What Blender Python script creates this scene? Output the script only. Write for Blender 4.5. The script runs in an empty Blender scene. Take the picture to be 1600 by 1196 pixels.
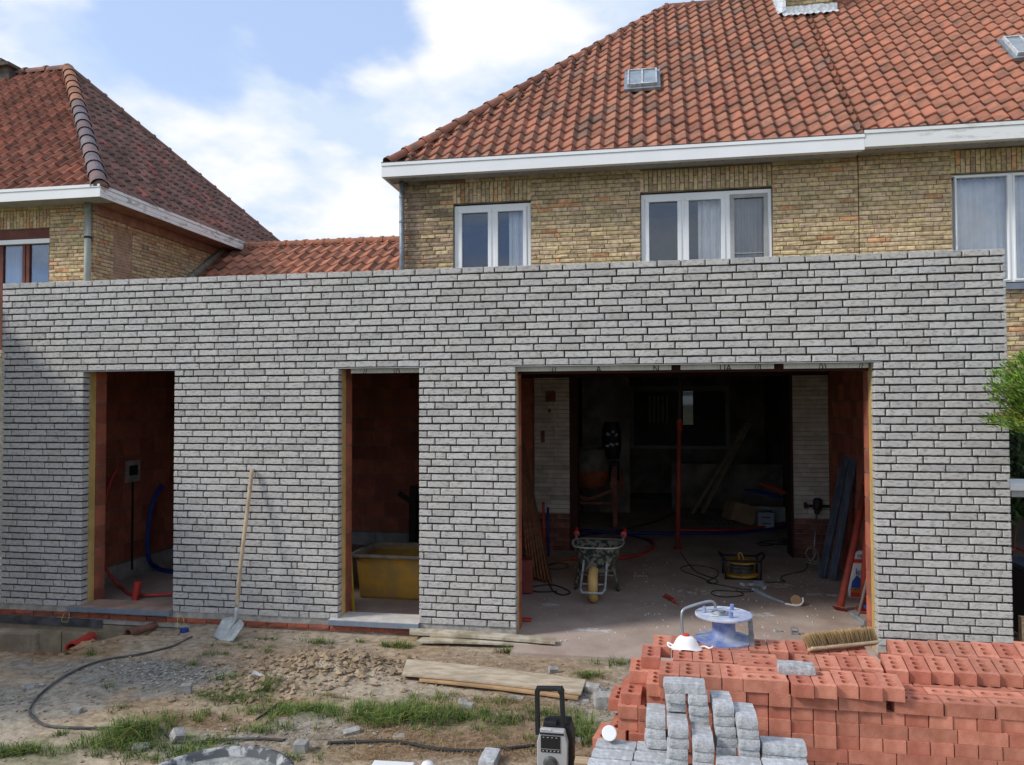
import bpy, math, random
from mathutils import Vector, Matrix, noise
from mathutils.geometry import delaunay_2d_cdt
PI = math.pi
sc = bpy.context.scene
COL = sc.collection

# ------------------------------------------------------------------ camera
YAW, PITCH, ROLL = 0.17500785, 0.02758037, -0.00336293
CAMP = Vector((0.0, -6.80101639, 2.104))
FPX = 1200.0
_f = Vector((-math.sin(YAW) * math.cos(PITCH), math.cos(YAW) * math.cos(PITCH), math.sin(PITCH)))
_r = Vector((math.cos(YAW), math.sin(YAW), 0))
_u = _r.cross(_f)
_r2 = _r * math.cos(ROLL) + _u * math.sin(ROLL)
_u2 = _r2.cross(_f)
cam_d = bpy.data.cameras.new('camera'); cam = bpy.data.objects.new('camera', cam_d); COL.objects.link(cam)
cam_d.sensor_width = 36.0; cam_d.lens = 36.0 * FPX / 1600.0
cam_d.clip_start = 0.05; cam_d.clip_end = 3000
cam.matrix_world = Matrix.Translation(CAMP) @ Matrix((_r2, _u2, -_f)).transposed().to_4x4()
sc.camera = cam

# ------------------------------------------------------------------ light, sky
SUN = Vector((-1.0, -0.50, 0.88)).normalized()          # towards the sun
elev = math.asin(SUN.z); az = math.atan2(SUN.x, SUN.y)
sd = bpy.data.lights.new('sun', 'SUN'); sd.energy = 1.7; sd.angle = math.radians(12); sd.color = (1.0, 0.95, 0.87)
so = bpy.data.objects.new('sun', sd); COL.objects.link(so)
so.rotation_euler = SUN.to_track_quat('Z', 'Y').to_euler()
so.location = (-20, -10, 18)

w = bpy.data.worlds.new('World'); sc.world = w; w.use_nodes = True
nt = w.node_tree; N = nt.nodes; L = nt.links; N.clear()
def nd(t, **k):
    n = N.new(t)
    for a, b in k.items(): setattr(n, a, b)
    return n
out = nd('ShaderNodeOutputWorld'); bg = nd('ShaderNodeBackground'); L.new(bg.outputs[0], out.inputs[0])
sky = nd('ShaderNodeTexSky'); sky.sky_type = 'NISHITA'; sky.sun_disc = False
sky.sun_elevation = elev; sky.sun_rotation = az; sky.air_density = 1.0; sky.dust_density = 0.6; sky.ozone_density = 1.5
skm = nd('ShaderNodeVectorMath', operation='SCALE'); skm.inputs['Scale'].default_value = 0.115
L.new(sky.outputs[0], skm.inputs[0])
tc = nd('ShaderNodeTexCoord')
sep = nd('ShaderNodeSeparateXYZ'); L.new(tc.outputs['Generated'], sep.inputs[0])
def M1(op, a, b=None, c=None, clamp=False):
    n = nd('ShaderNodeMath', operation=op); n.use_clamp = clamp
    for i, v in enumerate((a, b, c)):
        if v is None: continue
        if isinstance(v, (int, float)): n.inputs[i].default_value = v
        else: L.new(v, n.inputs[i])
    return n.outputs[0]
zz = M1('ADD', M1('MAXIMUM', sep.outputs[2], 0.0), 0.28)
px_ = M1('DIVIDE', sep.outputs[0], zz); py_ = M1('DIVIDE', sep.outputs[1], zz)
cmb = nd('ShaderNodeCombineXYZ'); L.new(px_, cmb.inputs[0]); L.new(py_, cmb.inputs[1]); L.new(M1('MULTIPLY', sep.outputs[2], 1.6), cmb.inputs[2])
n1 = nd('ShaderNodeTexNoise'); n1.inputs['Scale'].default_value = 1.7; n1.inputs['Detail'].default_value = 9; n1.inputs['Roughness'].default_value = 0.52; n1.inputs['Distortion'].default_value = 0.25
L.new(cmb.outputs[0], n1.inputs[0])
def raydir(x, y):
    return (_f + (x - 800) / FPX * _r2 + (598 - y) / FPX * _u2).normalized()
# broad banks and gaps: each a soft bump round a direction of the sky
cov = M1('MULTIPLY_ADD', M1('SUBTRACT', n1.outputs[0], 0.5), 1.75, 0.5)
for (x, y, rad, s) in ((430, 290, 14, .30), (230, 230, 12, .13), (60, 60, 12, .05), (550, 250, 9, .20), (760, 170, 10, .22), (880, 50, 8, .10), (330, 20, 6, .05),
                       (560, 110, 8, -.22), (610, 190, 5, -.14), (400, 110, 8, -.20), (480, 110, 6, -.08), (270, 70, 7, -.16), (620, 20, 7, -.12), (470, 40, 5, -.03), (950, 10, 5, -.05), (170, 40, 5, -.10), (300, 110, 5, -.08)):
    d = raydir(x, y)
    vm = nd('ShaderNodeVectorMath', operation='DOT_PRODUCT'); L.new(tc.outputs['Generated'], vm.inputs[0]); vm.inputs[1].default_value = d
    mr = nd('ShaderNodeMapRange'); mr.interpolation_type = 'SMOOTHSTEP'
    mr.inputs['From Min'].default_value = math.cos(math.radians(rad)); mr.inputs['From Max'].default_value = 1.0
    mr.inputs['To Min'].default_value = 0.0; mr.inputs['To Max'].default_value = s
    L.new(vm.outputs['Value'], mr.inputs['Value'])
    cov = M1('ADD', cov, mr.outputs[0])
mask = nd('ShaderNodeMapRange'); mask.interpolation_type = 'SMOOTHSTEP'
mask.inputs['From Min'].default_value = 0.40; mask.inputs['From Max'].default_value = 0.62
L.new(cov, mask.inputs['Value'])
n2 = nd('ShaderNodeTexNoise'); n2.inputs['Scale'].default_value = 3.4; n2.inputs['Detail'].default_value = 6
off = nd('ShaderNodeVectorMath', operation='ADD'); off.inputs[1].default_value = (3.1, 7.7, 1.3); L.new(cmb.outputs[0], off.inputs[0]); L.new(off.outputs[0], n2.inputs[0])
shade = nd('ShaderNodeMapRange'); shade.inputs['From Min'].default_value = 0.40; shade.inputs['From Max'].default_value = 0.56
L.new(n2.outputs[0], shade.inputs['Value'])
cc = nd('ShaderNodeMix', data_type='RGBA'); cc.inputs[6].default_value = (0.40, 0.48, 0.59, 1); cc.inputs[7].default_value = (0.62, 0.625, 0.63, 1)
L.new(shade.outputs[0], cc.inputs[0])
# a thin veil whitens the blue
veil = nd('ShaderNodeMix', data_type='RGBA'); veil.inputs[0].default_value = 0.62; veil.inputs[7].default_value = (0.37, 0.47, 0.68, 1)
L.new(skm.outputs[0], veil.inputs[6])
mx = nd('ShaderNodeMix', data_type='RGBA'); L.new(mask.outputs[0], mx.inputs[0]); L.new(veil.outputs[2], mx.inputs[6]); L.new(cc.outputs[2], mx.inputs[7])
L.new(mx.outputs[2], bg.inputs[0]); bg.inputs[1].default_value = 1.0

sc.view_settings.view_transform = 'Standard'; sc.view_settings.look = 'None'
sc.view_settings.exposure = 0.74; sc.view_settings.gamma = 1.0
sc.render.engine = 'CYCLES'
sc.cycles.max_bounces = 6; sc.cycles.transparent_max_bounces = 8

# ------------------------------------------------------------------ measuring helpers
def _ray(x, y): return _f + (x - 800) / FPX * _r2 + (598 - y) / FPX * _u2
def P(x, y, z=0.03):                                    # where the photo's point stands at height z
    d = _ray(x, y); t = (z - CAMP.z) / d.z; return CAMP + t * d
def Q(x, y, Y=0.0):                                     # ... on the upright plane y = Y
    d = _ray(x, y); t = (Y - CAMP.y) / d.y; return CAMP + t * d
def QX(x, y, X):
    d = _ray(x, y); t = (X - CAMP.x) / d.x; return CAMP + t * d

rnd = random.Random(7)
def U(a, b): return rnd.uniform(a, b)

# ------------------------------------------------------------------ materials
MATS = {}
def mat(name, col, rough=0.85, var=0.25, scale=6.0, bump=0.0, bscale=60.0, metal=0.0, attr=False, col2=None, spec=0.3, mixlo=0.42, mixhi=0.62, stretch=None, detail=6):
    if name in MATS: return MATS[name]
    m = bpy.data.materials.new(name); m.use_nodes = True
    t = m.node_tree; n = t.nodes; l = t.links
    b = n['Principled BSDF']; b.inputs['Roughness'].default_value = rough; b.inputs['Metallic'].default_value = metal
    b.inputs['Specular IOR Level'].default_value = spec
    tcn = n.new('ShaderNodeTexCoord'); src = tcn.outputs['Object']
    if stretch:
        mp = n.new('ShaderNodeMapping'); mp.inputs['Scale'].default_value = stretch; l.new(src, mp.inputs[0]); src = mp.outputs[0]
    nz = n.new('ShaderNodeTexNoise'); nz.inputs['Scale'].default_value = scale; nz.inputs['Detail'].default_value = detail; nz.inputs['Roughness'].default_value = 0.62
    l.new(src, nz.inputs[0])
    mr = n.new('ShaderNodeMapRange'); mr.inputs['From Min'].default_value = mixlo; mr.inputs['From Max'].default_value = mixhi; l.new(nz.outputs[0], mr.inputs['Value'])
    mx = n.new('ShaderNodeMix'); mx.data_type = 'RGBA'
    c2 = col2 if col2 else tuple(c * (1 - var) for c in col)
    mx.inputs[6].default_value = (*c2, 1); mx.inputs[7].default_value = (*col, 1); l.new(mr.outputs[0], mx.inputs[0])
    o = mx.outputs[2]
    if attr:
        at = n.new('ShaderNodeAttribute'); at.attribute_name = 'Col'
        mm = n.new('ShaderNodeMix'); mm.data_type = 'RGBA'; mm.blend_type = 'MULTIPLY'; mm.inputs[0].default_value = 1.0
        l.new(o, mm.inputs[6]); l.new(at.outputs['Color'], mm.inputs[7]); o = mm.outputs[2]
    l.new(o, b.inputs['Base Color'])
    if bump:
        nb = n.new('ShaderNodeTexNoise'); nb.inputs['Scale'].default_value = bscale; nb.inputs['Detail'].default_value = 5; l.new(src, nb.inputs[0])
        bp = n.new('ShaderNodeBump'); bp.inputs['Strength'].default_value = 1.0; bp.inputs['Distance'].default_value = bump
        l.new(nb.outputs[0], bp.inputs['Height']); l.new(bp.outputs[0], b.inputs['Normal'])
    MATS[name] = m
    return m
def glass(name, tint, refl, rough=0.03, clear=0.6):
    if name in MATS: return MATS[name]
    m = bpy.data.materials.new(name); m.use_nodes = True; t = m.node_tree; n = t.nodes; l = t.links; n.clear()
    o = n.new('ShaderNodeOutputMaterial'); tr = n.new('ShaderNodeBsdfTransparent'); tr.inputs[0].default_value = (clear, clear, clear, 1)
    g = n.new('ShaderNodeBsdfGlossy'); g.inputs['Roughness'].default_value = rough; g.inputs[0].default_value = (*tint, 1)
    lw = n.new('ShaderNodeLayerWeight'); lw.inputs[0].default_value = 0.35
    mr = n.new('ShaderNodeMapRange'); mr.inputs['To Min'].default_value = refl; mr.inputs['To Max'].default_value = 0.75; l.new(lw.outputs['Fresnel'], mr.inputs['Value'])
    mx = n.new('ShaderNodeMixShader'); l.new(mr.outputs[0], mx.inputs[0]); l.new(tr.outputs[0], mx.inputs[1]); l.new(g.outputs[0], mx.inputs[2]); l.new(mx.outputs[0], o.inputs[0])
    MATS[name] = m; return m

m_grey = mat('grey_brick', (.495, .48, .46), 0.92, col2=(.29, .28, .27), scale=24, bump=.003, bscale=55, attr=True, stretch=(1, 1, 2.4), mixlo=.36, mixhi=.50, detail=9)
m_gmort = mat('dark_joint', (.09, .072, .066), 0.95, var=.4)
m_yel = mat('yellow_brick', (.66, .51, .31), 0.92, col2=(.38, .28, .175), scale=16, bump=.006, bscale=60, attr=True, mixlo=.36, mixhi=.58)
m_ymort = mat('old_mortar', (.30, .25, .175), 0.95, var=.4)
m_tile = mat('clay_tile', (.365, .15, .095), 0.87, col2=(.18, .108, .078), scale=6.0, bump=.003, bscale=60, attr=True, mixlo=.33, mixhi=.56, detail=10)
m_tiled = mat('weathered_shaded_tile', (.25, .125, .095), 0.9, col2=(.14, .085, .07), scale=4, bump=.004, bscale=50, attr=True)  # weathered brown, coloured darker too for the shaded hip slope
m_red = mat('red_perforated_brick', (.57, .22, .15), 0.93, col2=(.40, .135, .083), scale=13, bump=.0022, bscale=120, attr=True, mixlo=.30, mixhi=.62)
m_redrough = mat('red_plinth_brick', (.40, .105, .055), 0.92, col2=(.26, .10, .07), scale=12, bump=.004, bscale=60, attr=True)
m_block = mat('terracotta_block', (.44, .14, .085), 0.92, col2=(.31, .105, .07), scale=5, bump=.004, bscale=40, attr=True)
m_blmort = mat('block_mortar', (.24, .18, .155), 0.95)
m_pale = mat('pale_block', (.42, .41, .39), 0.9, var=.3, attr=True)
m_conc = mat('dusty_concrete', (.47, .385, .335), 0.9, col2=(.33, .25, .21), scale=1.6, bump=.004, bscale=40, mixlo=.35, mixhi=.65, detail=12)
m_wh = mat('white_pvc', (.87, .875, .88), 0.45, var=.04, scale=2)
m_whold = mat('stained_white_board', (.72, .72, .70), 0.6, col2=(.38, .36, .32), scale=3.5, stretch=(1, 1, 3), mixlo=.38, mixhi=.5)
m_soff = mat('grey_soffit', (.42, .42, .41), 0.7, var=.15)
m_zinc = mat('zinc_pipe', (.30, .33, .37), 0.5, var=.3, scale=9, metal=.3)
m_brownpvc = mat('brown_wood', (.17, .05, .035), 0.6, var=.3)
m_glass = glass('window_glass', (.55, .62, .74), .06, clear=.99)
m_glass2 = glass('dark_glass', (.55, .60, .62), .05, clear=.15)
m_curt = mat('white_curtain', (.93, .94, .95), 0.95, var=.1)
m_screen = mat('insect_screen', (.30, .29, .28), 0.9, var=.05)
m_lead = mat('lead_flashing', (.62, .64, .66), 0.5, col2=(.35, .36, .37), scale=14, bump=.008, bscale=20)
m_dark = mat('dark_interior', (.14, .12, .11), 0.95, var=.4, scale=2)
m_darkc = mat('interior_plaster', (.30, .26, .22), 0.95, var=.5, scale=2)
m_yins = mat('yellow_insulation', (.62, .42, .15), 0.8, var=.25, scale=5)
m_board = mat('insulation_facing', (.62, .63, .60), 0.6, var=.12)
m_black = mat('black_plastic', (.022, .023, .026), 0.5, var=.3)
m_blackink = mat('black_print', (.02, .02, .02), 0.8)
m_stone = mat('blue_stone_sill', (.20, .235, .29), 0.6, var=.15, scale=12)
m_stonetop = mat('sunlit_stone_top', (.60, .58, .55), 0.8, var=.2, scale=12)  # same sill stone, coloured paler for the light on its top
m_wood = mat('raw_wood', (.56, .42, .27), 0.85, col2=(.38, .28, .18), scale=5, stretch=(1, 9, 9), bump=.001, bscale=80, attr=True)
m_woodd = mat('cement_stained_wood', (.50, .46, .37), 0.92, col2=(.30, .25, .18), scale=8, bump=.003, bscale=70)
m_osb = mat('plywood_board', (.54, .45, .34), 0.92, col2=(.37, .30, .22), scale=6, stretch=(1, 3, 1), bump=.0015, bscale=70)
m_ply = mat('dark_planks', (.36, .165, .085), 0.8, col2=(.20, .09, .05), scale=4, stretch=(9, 9, 1))
m_steel = mat('galvanised_steel', (.42, .44, .46), 0.42, var=.25, metal=.7)
m_blade = mat('cement_crusted_steel', (.46, .47, .46), 0.75, col2=(.30, .32, .32), scale=14, bump=.002, bscale=90)
m_redst = mat('red_painted_steel', (.42, .06, .035), 0.6, col2=(.24, .05, .035), scale=10)
m_redpl = mat('red_plastic_pipe', (.55, .06, .045), 0.45, var=.2)
m_blupl = mat('blue_plastic_pipe', (.02, .04, .22), 0.45, var=.2)
m_cable = mat('black_rubber', (.035, .036, .038), 0.55, var=.3)
m_cabg = mat('dusty_rubber', (.10, .105, .11), 0.75, col2=(.05, .05, .055), scale=9)
m_tub = mat('yellow_plastic', (.50, .27, .03), 0.6, col2=(.34, .20, .06), scale=4)
m_tubrim = mat('mortar_crust', (.36, .31, .26), 0.95, var=.3, scale=9, bump=.003)
m_green = mat('green_plastic_with_cement', (.018, .035, .03), 0.6, col2=(.20, .19, .15), scale=14, mixlo=.46, mixhi=.54)
m_foam = mat('yellow_foam_tyre', (.55, .37, .13), 0.7, var=.2)
m_cement = mat('cement_crust', (.45, .43, .39), 0.95, var=.35, scale=12, bump=.003)
m_blue = mat('dusty_blue_plastic', (.33, .36, .46), 0.75, col2=(.13, .19, .42), scale=9, mixlo=.40, mixhi=.58, bump=.001)
m_paper = mat('white_paper', (.76, .76, .75), 0.8, var=.08)
m_bblue = mat('blue_print', (.03, .10, .40), 0.7, var=.2)
m_bred = mat('red_print', (.60, .05, .03), 0.7, var=.2)
m_card = mat('cardboard', (.36, .23, .13), 0.85, var=.2)
m_bris = mat('straw_bristle', (.52, .36, .17), 0.8, attr=True, var=.2)
m_grass = mat('grass_blade', (.095, .165, .034), 0.7, attr=True, var=.35, scale=3)
m_straw = mat('dry_straw', (.34, .235, .13), 0.9, attr=True, var=.3)
m_leaf = mat('conifer_leaf', (.17, .30, .045), 0.7, attr=True, var=.3, scale=4)
m_hedge = mat('dark_leaf', (.035, .075, .02), 0.6, attr=True, var=.3, scale=4)
m_bark = mat('bark', (.13, .09, .06), 0.95, var=.4)
m_clod = mat('earth_clod', (.35, .26, .18), 0.98, col2=(.28, .205, .14), scale=9, bump=.006, bscale=50, attr=True)
m_rub = mat('grey_rubble', (.42, .40, .36), 0.95, var=.3, scale=20, bump=.003, attr=True)
m_gloose = mat('loose_grey_brick', (.56, .57, .58), 0.95, col2=(.36, .365, .375), scale=32, bump=.004, bscale=130, attr=True)
m_frag = mat('dusty_grey_fragment', (.42, .41, .39), 0.95, col2=(.28, .27, .25), scale=25, bump=.004, bscale=100, attr=True)
m_radio = mat('silver_plastic', (.42, .44, .45), 0.45, var=.1)
m_lcd = mat('dull_display', (.10, .11, .10), 0.3, var=.1)
m_net = mat('green_net', (.05, .30, .22), 0.8, var=.3)
m_orange = mat('orange_paint', (.45, .10, .03), 0.6, var=.3)
m_mask = mat('white_felt', (.82, .82, .81), 0.9, var=.04)
m_conblk = mat('concrete_block', (.40, .33, .24), 0.95, var=.3, attr=True)

# ------------------------------------------------------------------ mesh builder
class MB:
    def __init__(s): s.v = []; s.f = []; s.c = []; s.anyc = False
    def add(s, vs, fs, col=None):
        o = len(s.v); s.v += [tuple(v) for v in vs]; s.f += [tuple(i + o for i in f) for f in fs]
        if col is not None and not (isinstance(col, list)): s.anyc = True; s.c += [col] * len(vs)
        elif isinstance(col, list): s.anyc = True; s.c += col
        else: s.c += [(1, 1, 1)] * len(vs)
        return s
    def box(s, c, d, R=None, col=None, taper=1.0):
        x, y, z = d[0] / 2, d[1] / 2, d[2] / 2; t = taper
        vs = [Vector(q) for q in ((-x, -y, -z), (x, -y, -z), (x, y, -z), (-x, y, -z), (-x * t, -y * t, z), (x * t, -y * t, z), (x * t, y * t, z), (-x * t, y * t, z))]
        if R is not None: vs = [R @ v for v in vs]
        c = Vector(c)
        return s.add([v + c for v in vs], [(0, 3, 2, 1), (4, 5, 6, 7), (0, 1, 5, 4), (1, 2, 6, 5), (2, 3, 7, 6), (3, 0, 4, 7)], col)
    def b(s, x0, x1, y0, y1, z0, z1, col=None): return s.box(((x0 + x1) / 2, (y0 + y1) / 2, (z0 + z1) / 2), (abs(x1 - x0), abs(y1 - y0), abs(z1 - z0)), None, col)
    def bar(s, p0, p1, w, h, up=Vector((0, 0, 1)), col=None):
        p0 = Vector(p0); p1 = Vector(p1); d = (p1 - p0); ln = d.length; d.normalize()
        a = d.cross(up); a = a.normalized() if a.length > 1e-4 else Vector((1, 0, 0)); b = a.cross(d).normalized()
        R = Matrix((a, d, b)).transposed()
        return s.box((p0 + p1) / 2, (w, ln, h), R, col)
    def tube(s, pts, r, n=8, closed=False, cap=True, col=None):
        pts = [Vector(p) for p in pts]; vs = []; fs = []; k = len(pts); up = Vector((0, 0, 1)); prev = None
        for i, p in enumerate(pts):
            a = pts[(i - 1) % k] if (i > 0 or closed) else p; b = pts[(i + 1) % k] if (i < k - 1 or closed) else p
            d = (b - a).normalized()
            if prev is None:
                e = d.cross(up)
                if e.length < 1e-3: e = d.cross(Vector((1, 0, 0)))
                e.normalize()
            else:
                e = prev - d * prev.dot(d); e.normalize()
            prev = e; g = d.cross(e); rr = r[i] if isinstance(r, (list, tuple)) else r
            for j in range(n):
                t = 2 * PI * j / n; vs.append(p + (e * math.cos(t) + g * math.sin(t)) * rr)
        for i in range(k if closed else k - 1):
            for j in range(n):
                q = (i + 1) % k
                fs.append((i * n + j, i * n + (j + 1) % n, q * n + (j + 1) % n, q * n + j))
        if cap and not closed: fs += [tuple(range(n))[::-1], tuple((k - 1) * n + j for j in range(n))]
        return s.add(vs, fs, col)
    def lathe(s, prof, n=24, M=None, col=None, close=True):
        vs = []; fs = []; k = len(prof)
        for (r, z) in prof:
            for j in range(n):
                t = 2 * PI * j / n; v = Vector((r * math.cos(t), r * math.sin(t), z)); vs.append(M @ v if M else v)
        for i in range(k - 1):
            for j in range(n): fs.append((i * n + j, i * n + (j + 1) % n, (i + 1) * n + (j + 1) % n, (i + 1) * n + j))
        if close: fs += [tuple(range(n))[::-1], tuple((k - 1) * n + j for j in range(n))]
        return s.add(vs, fs, col)
    def prism(s, poly, z0, z1, M=None, col=None):
        n = len(poly); vs = [Vector((x, y, z0)) for x, y in poly] + [Vector((x, y, z1)) for x, y in poly]
        if M: vs = [M @ v for v in vs]
        return s.add(vs, [tuple(range(n))[::-1], tuple(range(n, 2 * n))] + [(i, (i + 1) % n, n + (i + 1) % n, n + i) for i in range(n)], col)
    def build(s, name, m, parent=None, smooth=False, bevel=0.0, clip=None):
        me = bpy.data.meshes.new(name)
        off = Vector((0, 0, 0))
        if parent is not None:
            q = parent
            while q is not None: off += q.location; q = q.parent
        if parent is None and s.v and getattr(s, 'center', False):
            xs = [v[0] for v in s.v]; ys = [v[1] for v in s.v]; zs = [v[2] for v in s.v]
            off = Vector(((min(xs) + max(xs)) / 2, (min(ys) + max(ys)) / 2, min(zs)))
        me.from_pydata([(v[0] - off.x, v[1] - off.y, v[2] - off.z) for v in s.v], [], s.f)
        if s.anyc:
            at = me.color_attributes.new('Col', 'FLOAT_COLOR', 'POINT')
            buf = []
            for c in s.c: buf += [c[0], c[1], c[2], 1.0]
            at.data.foreach_set('color', buf)
        elif m and m.name in NEEDCOL:
            at = me.color_attributes.new('Col', 'FLOAT_COLOR', 'POINT'); at.data.foreach_set('color', [1.0] * 4 * len(s.v))
        if m: me.materials.append(m)
        if smooth: me.polygons.foreach_set('use_smooth', [True] * len(me.polygons))
        me.update()
        if clip:
            import bmesh
            bm = bmesh.new(); bm.from_mesh(me)
            for co, no in clip: bmesh.ops.bisect_plane(bm, geom=bm.verts[:] + bm.edges[:] + bm.faces[:], plane_co=Vector(co) - off, plane_no=no, clear_outer=True)
            bm.to_mesh(me); bm.free()
        ob = bpy.data.objects.new(name, me); COL.objects.link(ob)
        if parent is not None: ob.parent = parent
        else: ob.location = off
        if bevel:
            bv = ob.modifiers.new('bevel', 'BEVEL'); bv.width = bevel; bv.segments = 2; bv.limit_method = 'ANGLE'
        return ob
NEEDCOL = {m.name for m in MATS.values() if any(n.type == 'ATTRIBUTE' for n in m.node_tree.nodes)}
def thing(name, label, cat, loc=(0, 0, 0), group=None):
    o = bpy.data.objects.new(name, None); COL.objects.link(o); o.location = loc; o['label'] = label; o['category'] = cat
    o.empty_display_size = 0.1
    if group: o['group'] = group
    return o
def tag(o, label, cat, group=None, kind=None):
    o['label'] = label; o['category'] = cat
    if group: o['group'] = group
    if kind: o['kind'] = kind
    return o
def struct(o): o['kind'] = 'structure'; return o
def spline(pts, n=6, closed=False):
    pts = [Vector(p) for p in pts]; out = []; k = len(pts)
    rng = range(k) if closed else range(k - 1)
    for i in rng:
        p0 = pts[(i - 1) % k] if (closed or i > 0) else pts[0]; p1 = pts[i]; p2 = pts[(i + 1) % k]; p3 = pts[(i + 2) % k] if (closed or i < k - 2) else pts[-1]
        for j in range(n):
            t = j / n
            out.append(0.5 * ((2 * p1) + (-p0 + p2) * t + (2 * p0 - 5 * p1 + 4 * p2 - p3) * t * t + (-p0 + 3 * p1 - 3 * p2 + p3) * t ** 3))
    if not closed: out.append(pts[-1])
    return out

def EA(j, n):
    if n < 3: return j / n
    return 0 if j == 0 else (1 if j == n else .05 + .90 * (j - 1) / (n - 2))
# a wall face laid brick by brick; u along, z up, nrm towards the viewer
def brickwork(mb, O, u, nrm, W, H, course, pitch, joint, holes=(), colf=None, rough=.003, grid=(1, 1), depth=.09, seed=0, headers=.06, round_=.003, lens=None, skip=None):
    r = random.Random(seed); O = Vector(O); u = Vector(u); nrm = Vector(nrm); nx, nz = grid
    rows = int(round(H / course)); bh = course - joint; prevj = []
    for i in range(rows):
        z0 = i * course; z1 = z0 + bh; segs = [(0, W)]; curj = []
        for (a, b, c, d) in holes:
            if z0 + bh * .5 > c and z0 + bh * .5 < d:
                ns = []
                for (s0, s1) in segs:
                    if b <= s0 or a >= s1: ns.append((s0, s1)); continue
                    if a > s0: ns.append((s0, a))
                    if b < s1: ns.append((b, s1))
                segs = ns
        for (s0, s1) in segs:
            x = s0; first = True
            while x < s1 - .012:
                ln = pitch - joint
                if first: ln = r.choice([.25, .5, .75, .4, 1.0, .62]) * pitch - joint; first = False
                elif r.random() < headers: ln = r.choice([.28, .5, .5, .7, .8]) * pitch - joint
                else: ln *= r.uniform(.985, 1.015)
                ln = max(ln, .035)
                e = x + ln
                if pitch < .25:
                    for tries in range(3):
                        near = [q for q in prevj if abs(q - e) < .034]
                        if not near: break
                        e = near[0] + (.040 if (near[0] < e or e - x < .08) else -.040)
                e = min(max(e, x + .03), s1); curj.append(e)
                if s1 - e < pitch * .2: e = s1
                if skip and skip(i, x, e): x = e + joint; continue
                col = colf(r, i, x) if colf else None
                dz = r.uniform(-.0015, .0015) * (rough > 0); dy = r.uniform(-.5, 1) * rough
                vs = []; fs = []; sx = r.uniform(0, 99)
                for k in range(nz + 1):
                    for j in range(nx + 1):
                        a = EA(j, nx); b = EA(k, nz)
                        px = x + (e - x) * a; pz = z0 + dz + bh * b; pn = dy
                        edge = (j in (0, nx)) or (k in (0, nz))
                        if grid != (1, 1):
                            nn = noise.noise(Vector((px * 14 + sx, pz * 30 + sx, sx)))
                            pn += nn * rough * 2.0
                            if edge: pn -= round_; px += r.uniform(-.0015, .0015); pz += r.uniform(-.0015, .0015)
                        vs.append(O + u * px + Vector((0, 0, pz)) + nrm * pn)
                for k in range(nz):
                    for j in range(nx):
                        q = k * (nx + 1) + j; fs.append((q, q + 1, q + nx + 2, q + nx + 1))
                # sides
                ring = [j for j in range(nx + 1)] + [k * (nx + 1) + nx for k in range(1, nz + 1)] + [nz * (nx + 1) + j for j in range(nx - 1, -1, -1)] + [k * (nx + 1) for k in range(nz - 1, 0, -1)]
                base = len(vs)
                for q in ring:
                    vq = vs[q]; dd = (vq - O).dot(nrm); vs.append(vq - nrm * (dd + depth))
                m_ = len(ring)
                for q in range(m_): fs.append((ring[q], base + q, base + (q + 1) % m_, ring[(q + 1) % m_]))
                mb.add(vs, fs, col)
                x = e + joint * r.uniform(.55, .95)
        prevj = curj
    return mb
def plate(mb, O, u, nrm, W, H, thick, holes=(), col=None):
    O = Vector(O); u = Vector(u); nrm = Vector(nrm)
    xs = sorted({0, W, *[max(0, min(W, h[i])) for h in holes for i in (0, 1)]}); zs = sorted({0, H, *[max(0, min(H, h[i])) for h in holes for i in (2, 3)]})
    def solid(i, k):
        if i < 0 or k < 0 or i >= len(xs) - 1 or k >= len(zs) - 1: return False
        cx = (xs[i] + xs[i + 1]) / 2; cz = (zs[k] + zs[k + 1]) / 2
        return not any(h[0] < cx < h[1] and h[2] < cz < h[3] for h in holes)
    def p(x, z, t): return O + u * x + Vector((0, 0, z)) - nrm * t
    for i in range(len(xs) - 1):
        for k in range(len(zs) - 1):
            if not solid(i, k): continue
            a, b, c, d = xs[i], xs[i + 1], zs[k], zs[k + 1]
            mb.add([p(a, c, 0), p(b, c, 0), p(b, d, 0), p(a, d, 0)], [(0, 1, 2, 3)], col)
            mb.add([p(a, c, thick), p(b, c, thick), p(b, d, thick), p(a, d, thick)], [(3, 2, 1, 0)], col)
            for (ii, kk, e0, e1) in ((i - 1, k, (a, c), (a, d)), (i + 1, k, (b, d), (b, c)), (i, k - 1, (b, c), (a, c)), (i, k + 1, (a, d), (b, d))):
                if not solid(ii, kk): mb.add([p(*e0, 0), p(*e1, 0), p(*e1, thick), p(*e0, thick)], [(0, 1, 2, 3)], col)
    return mb

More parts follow.
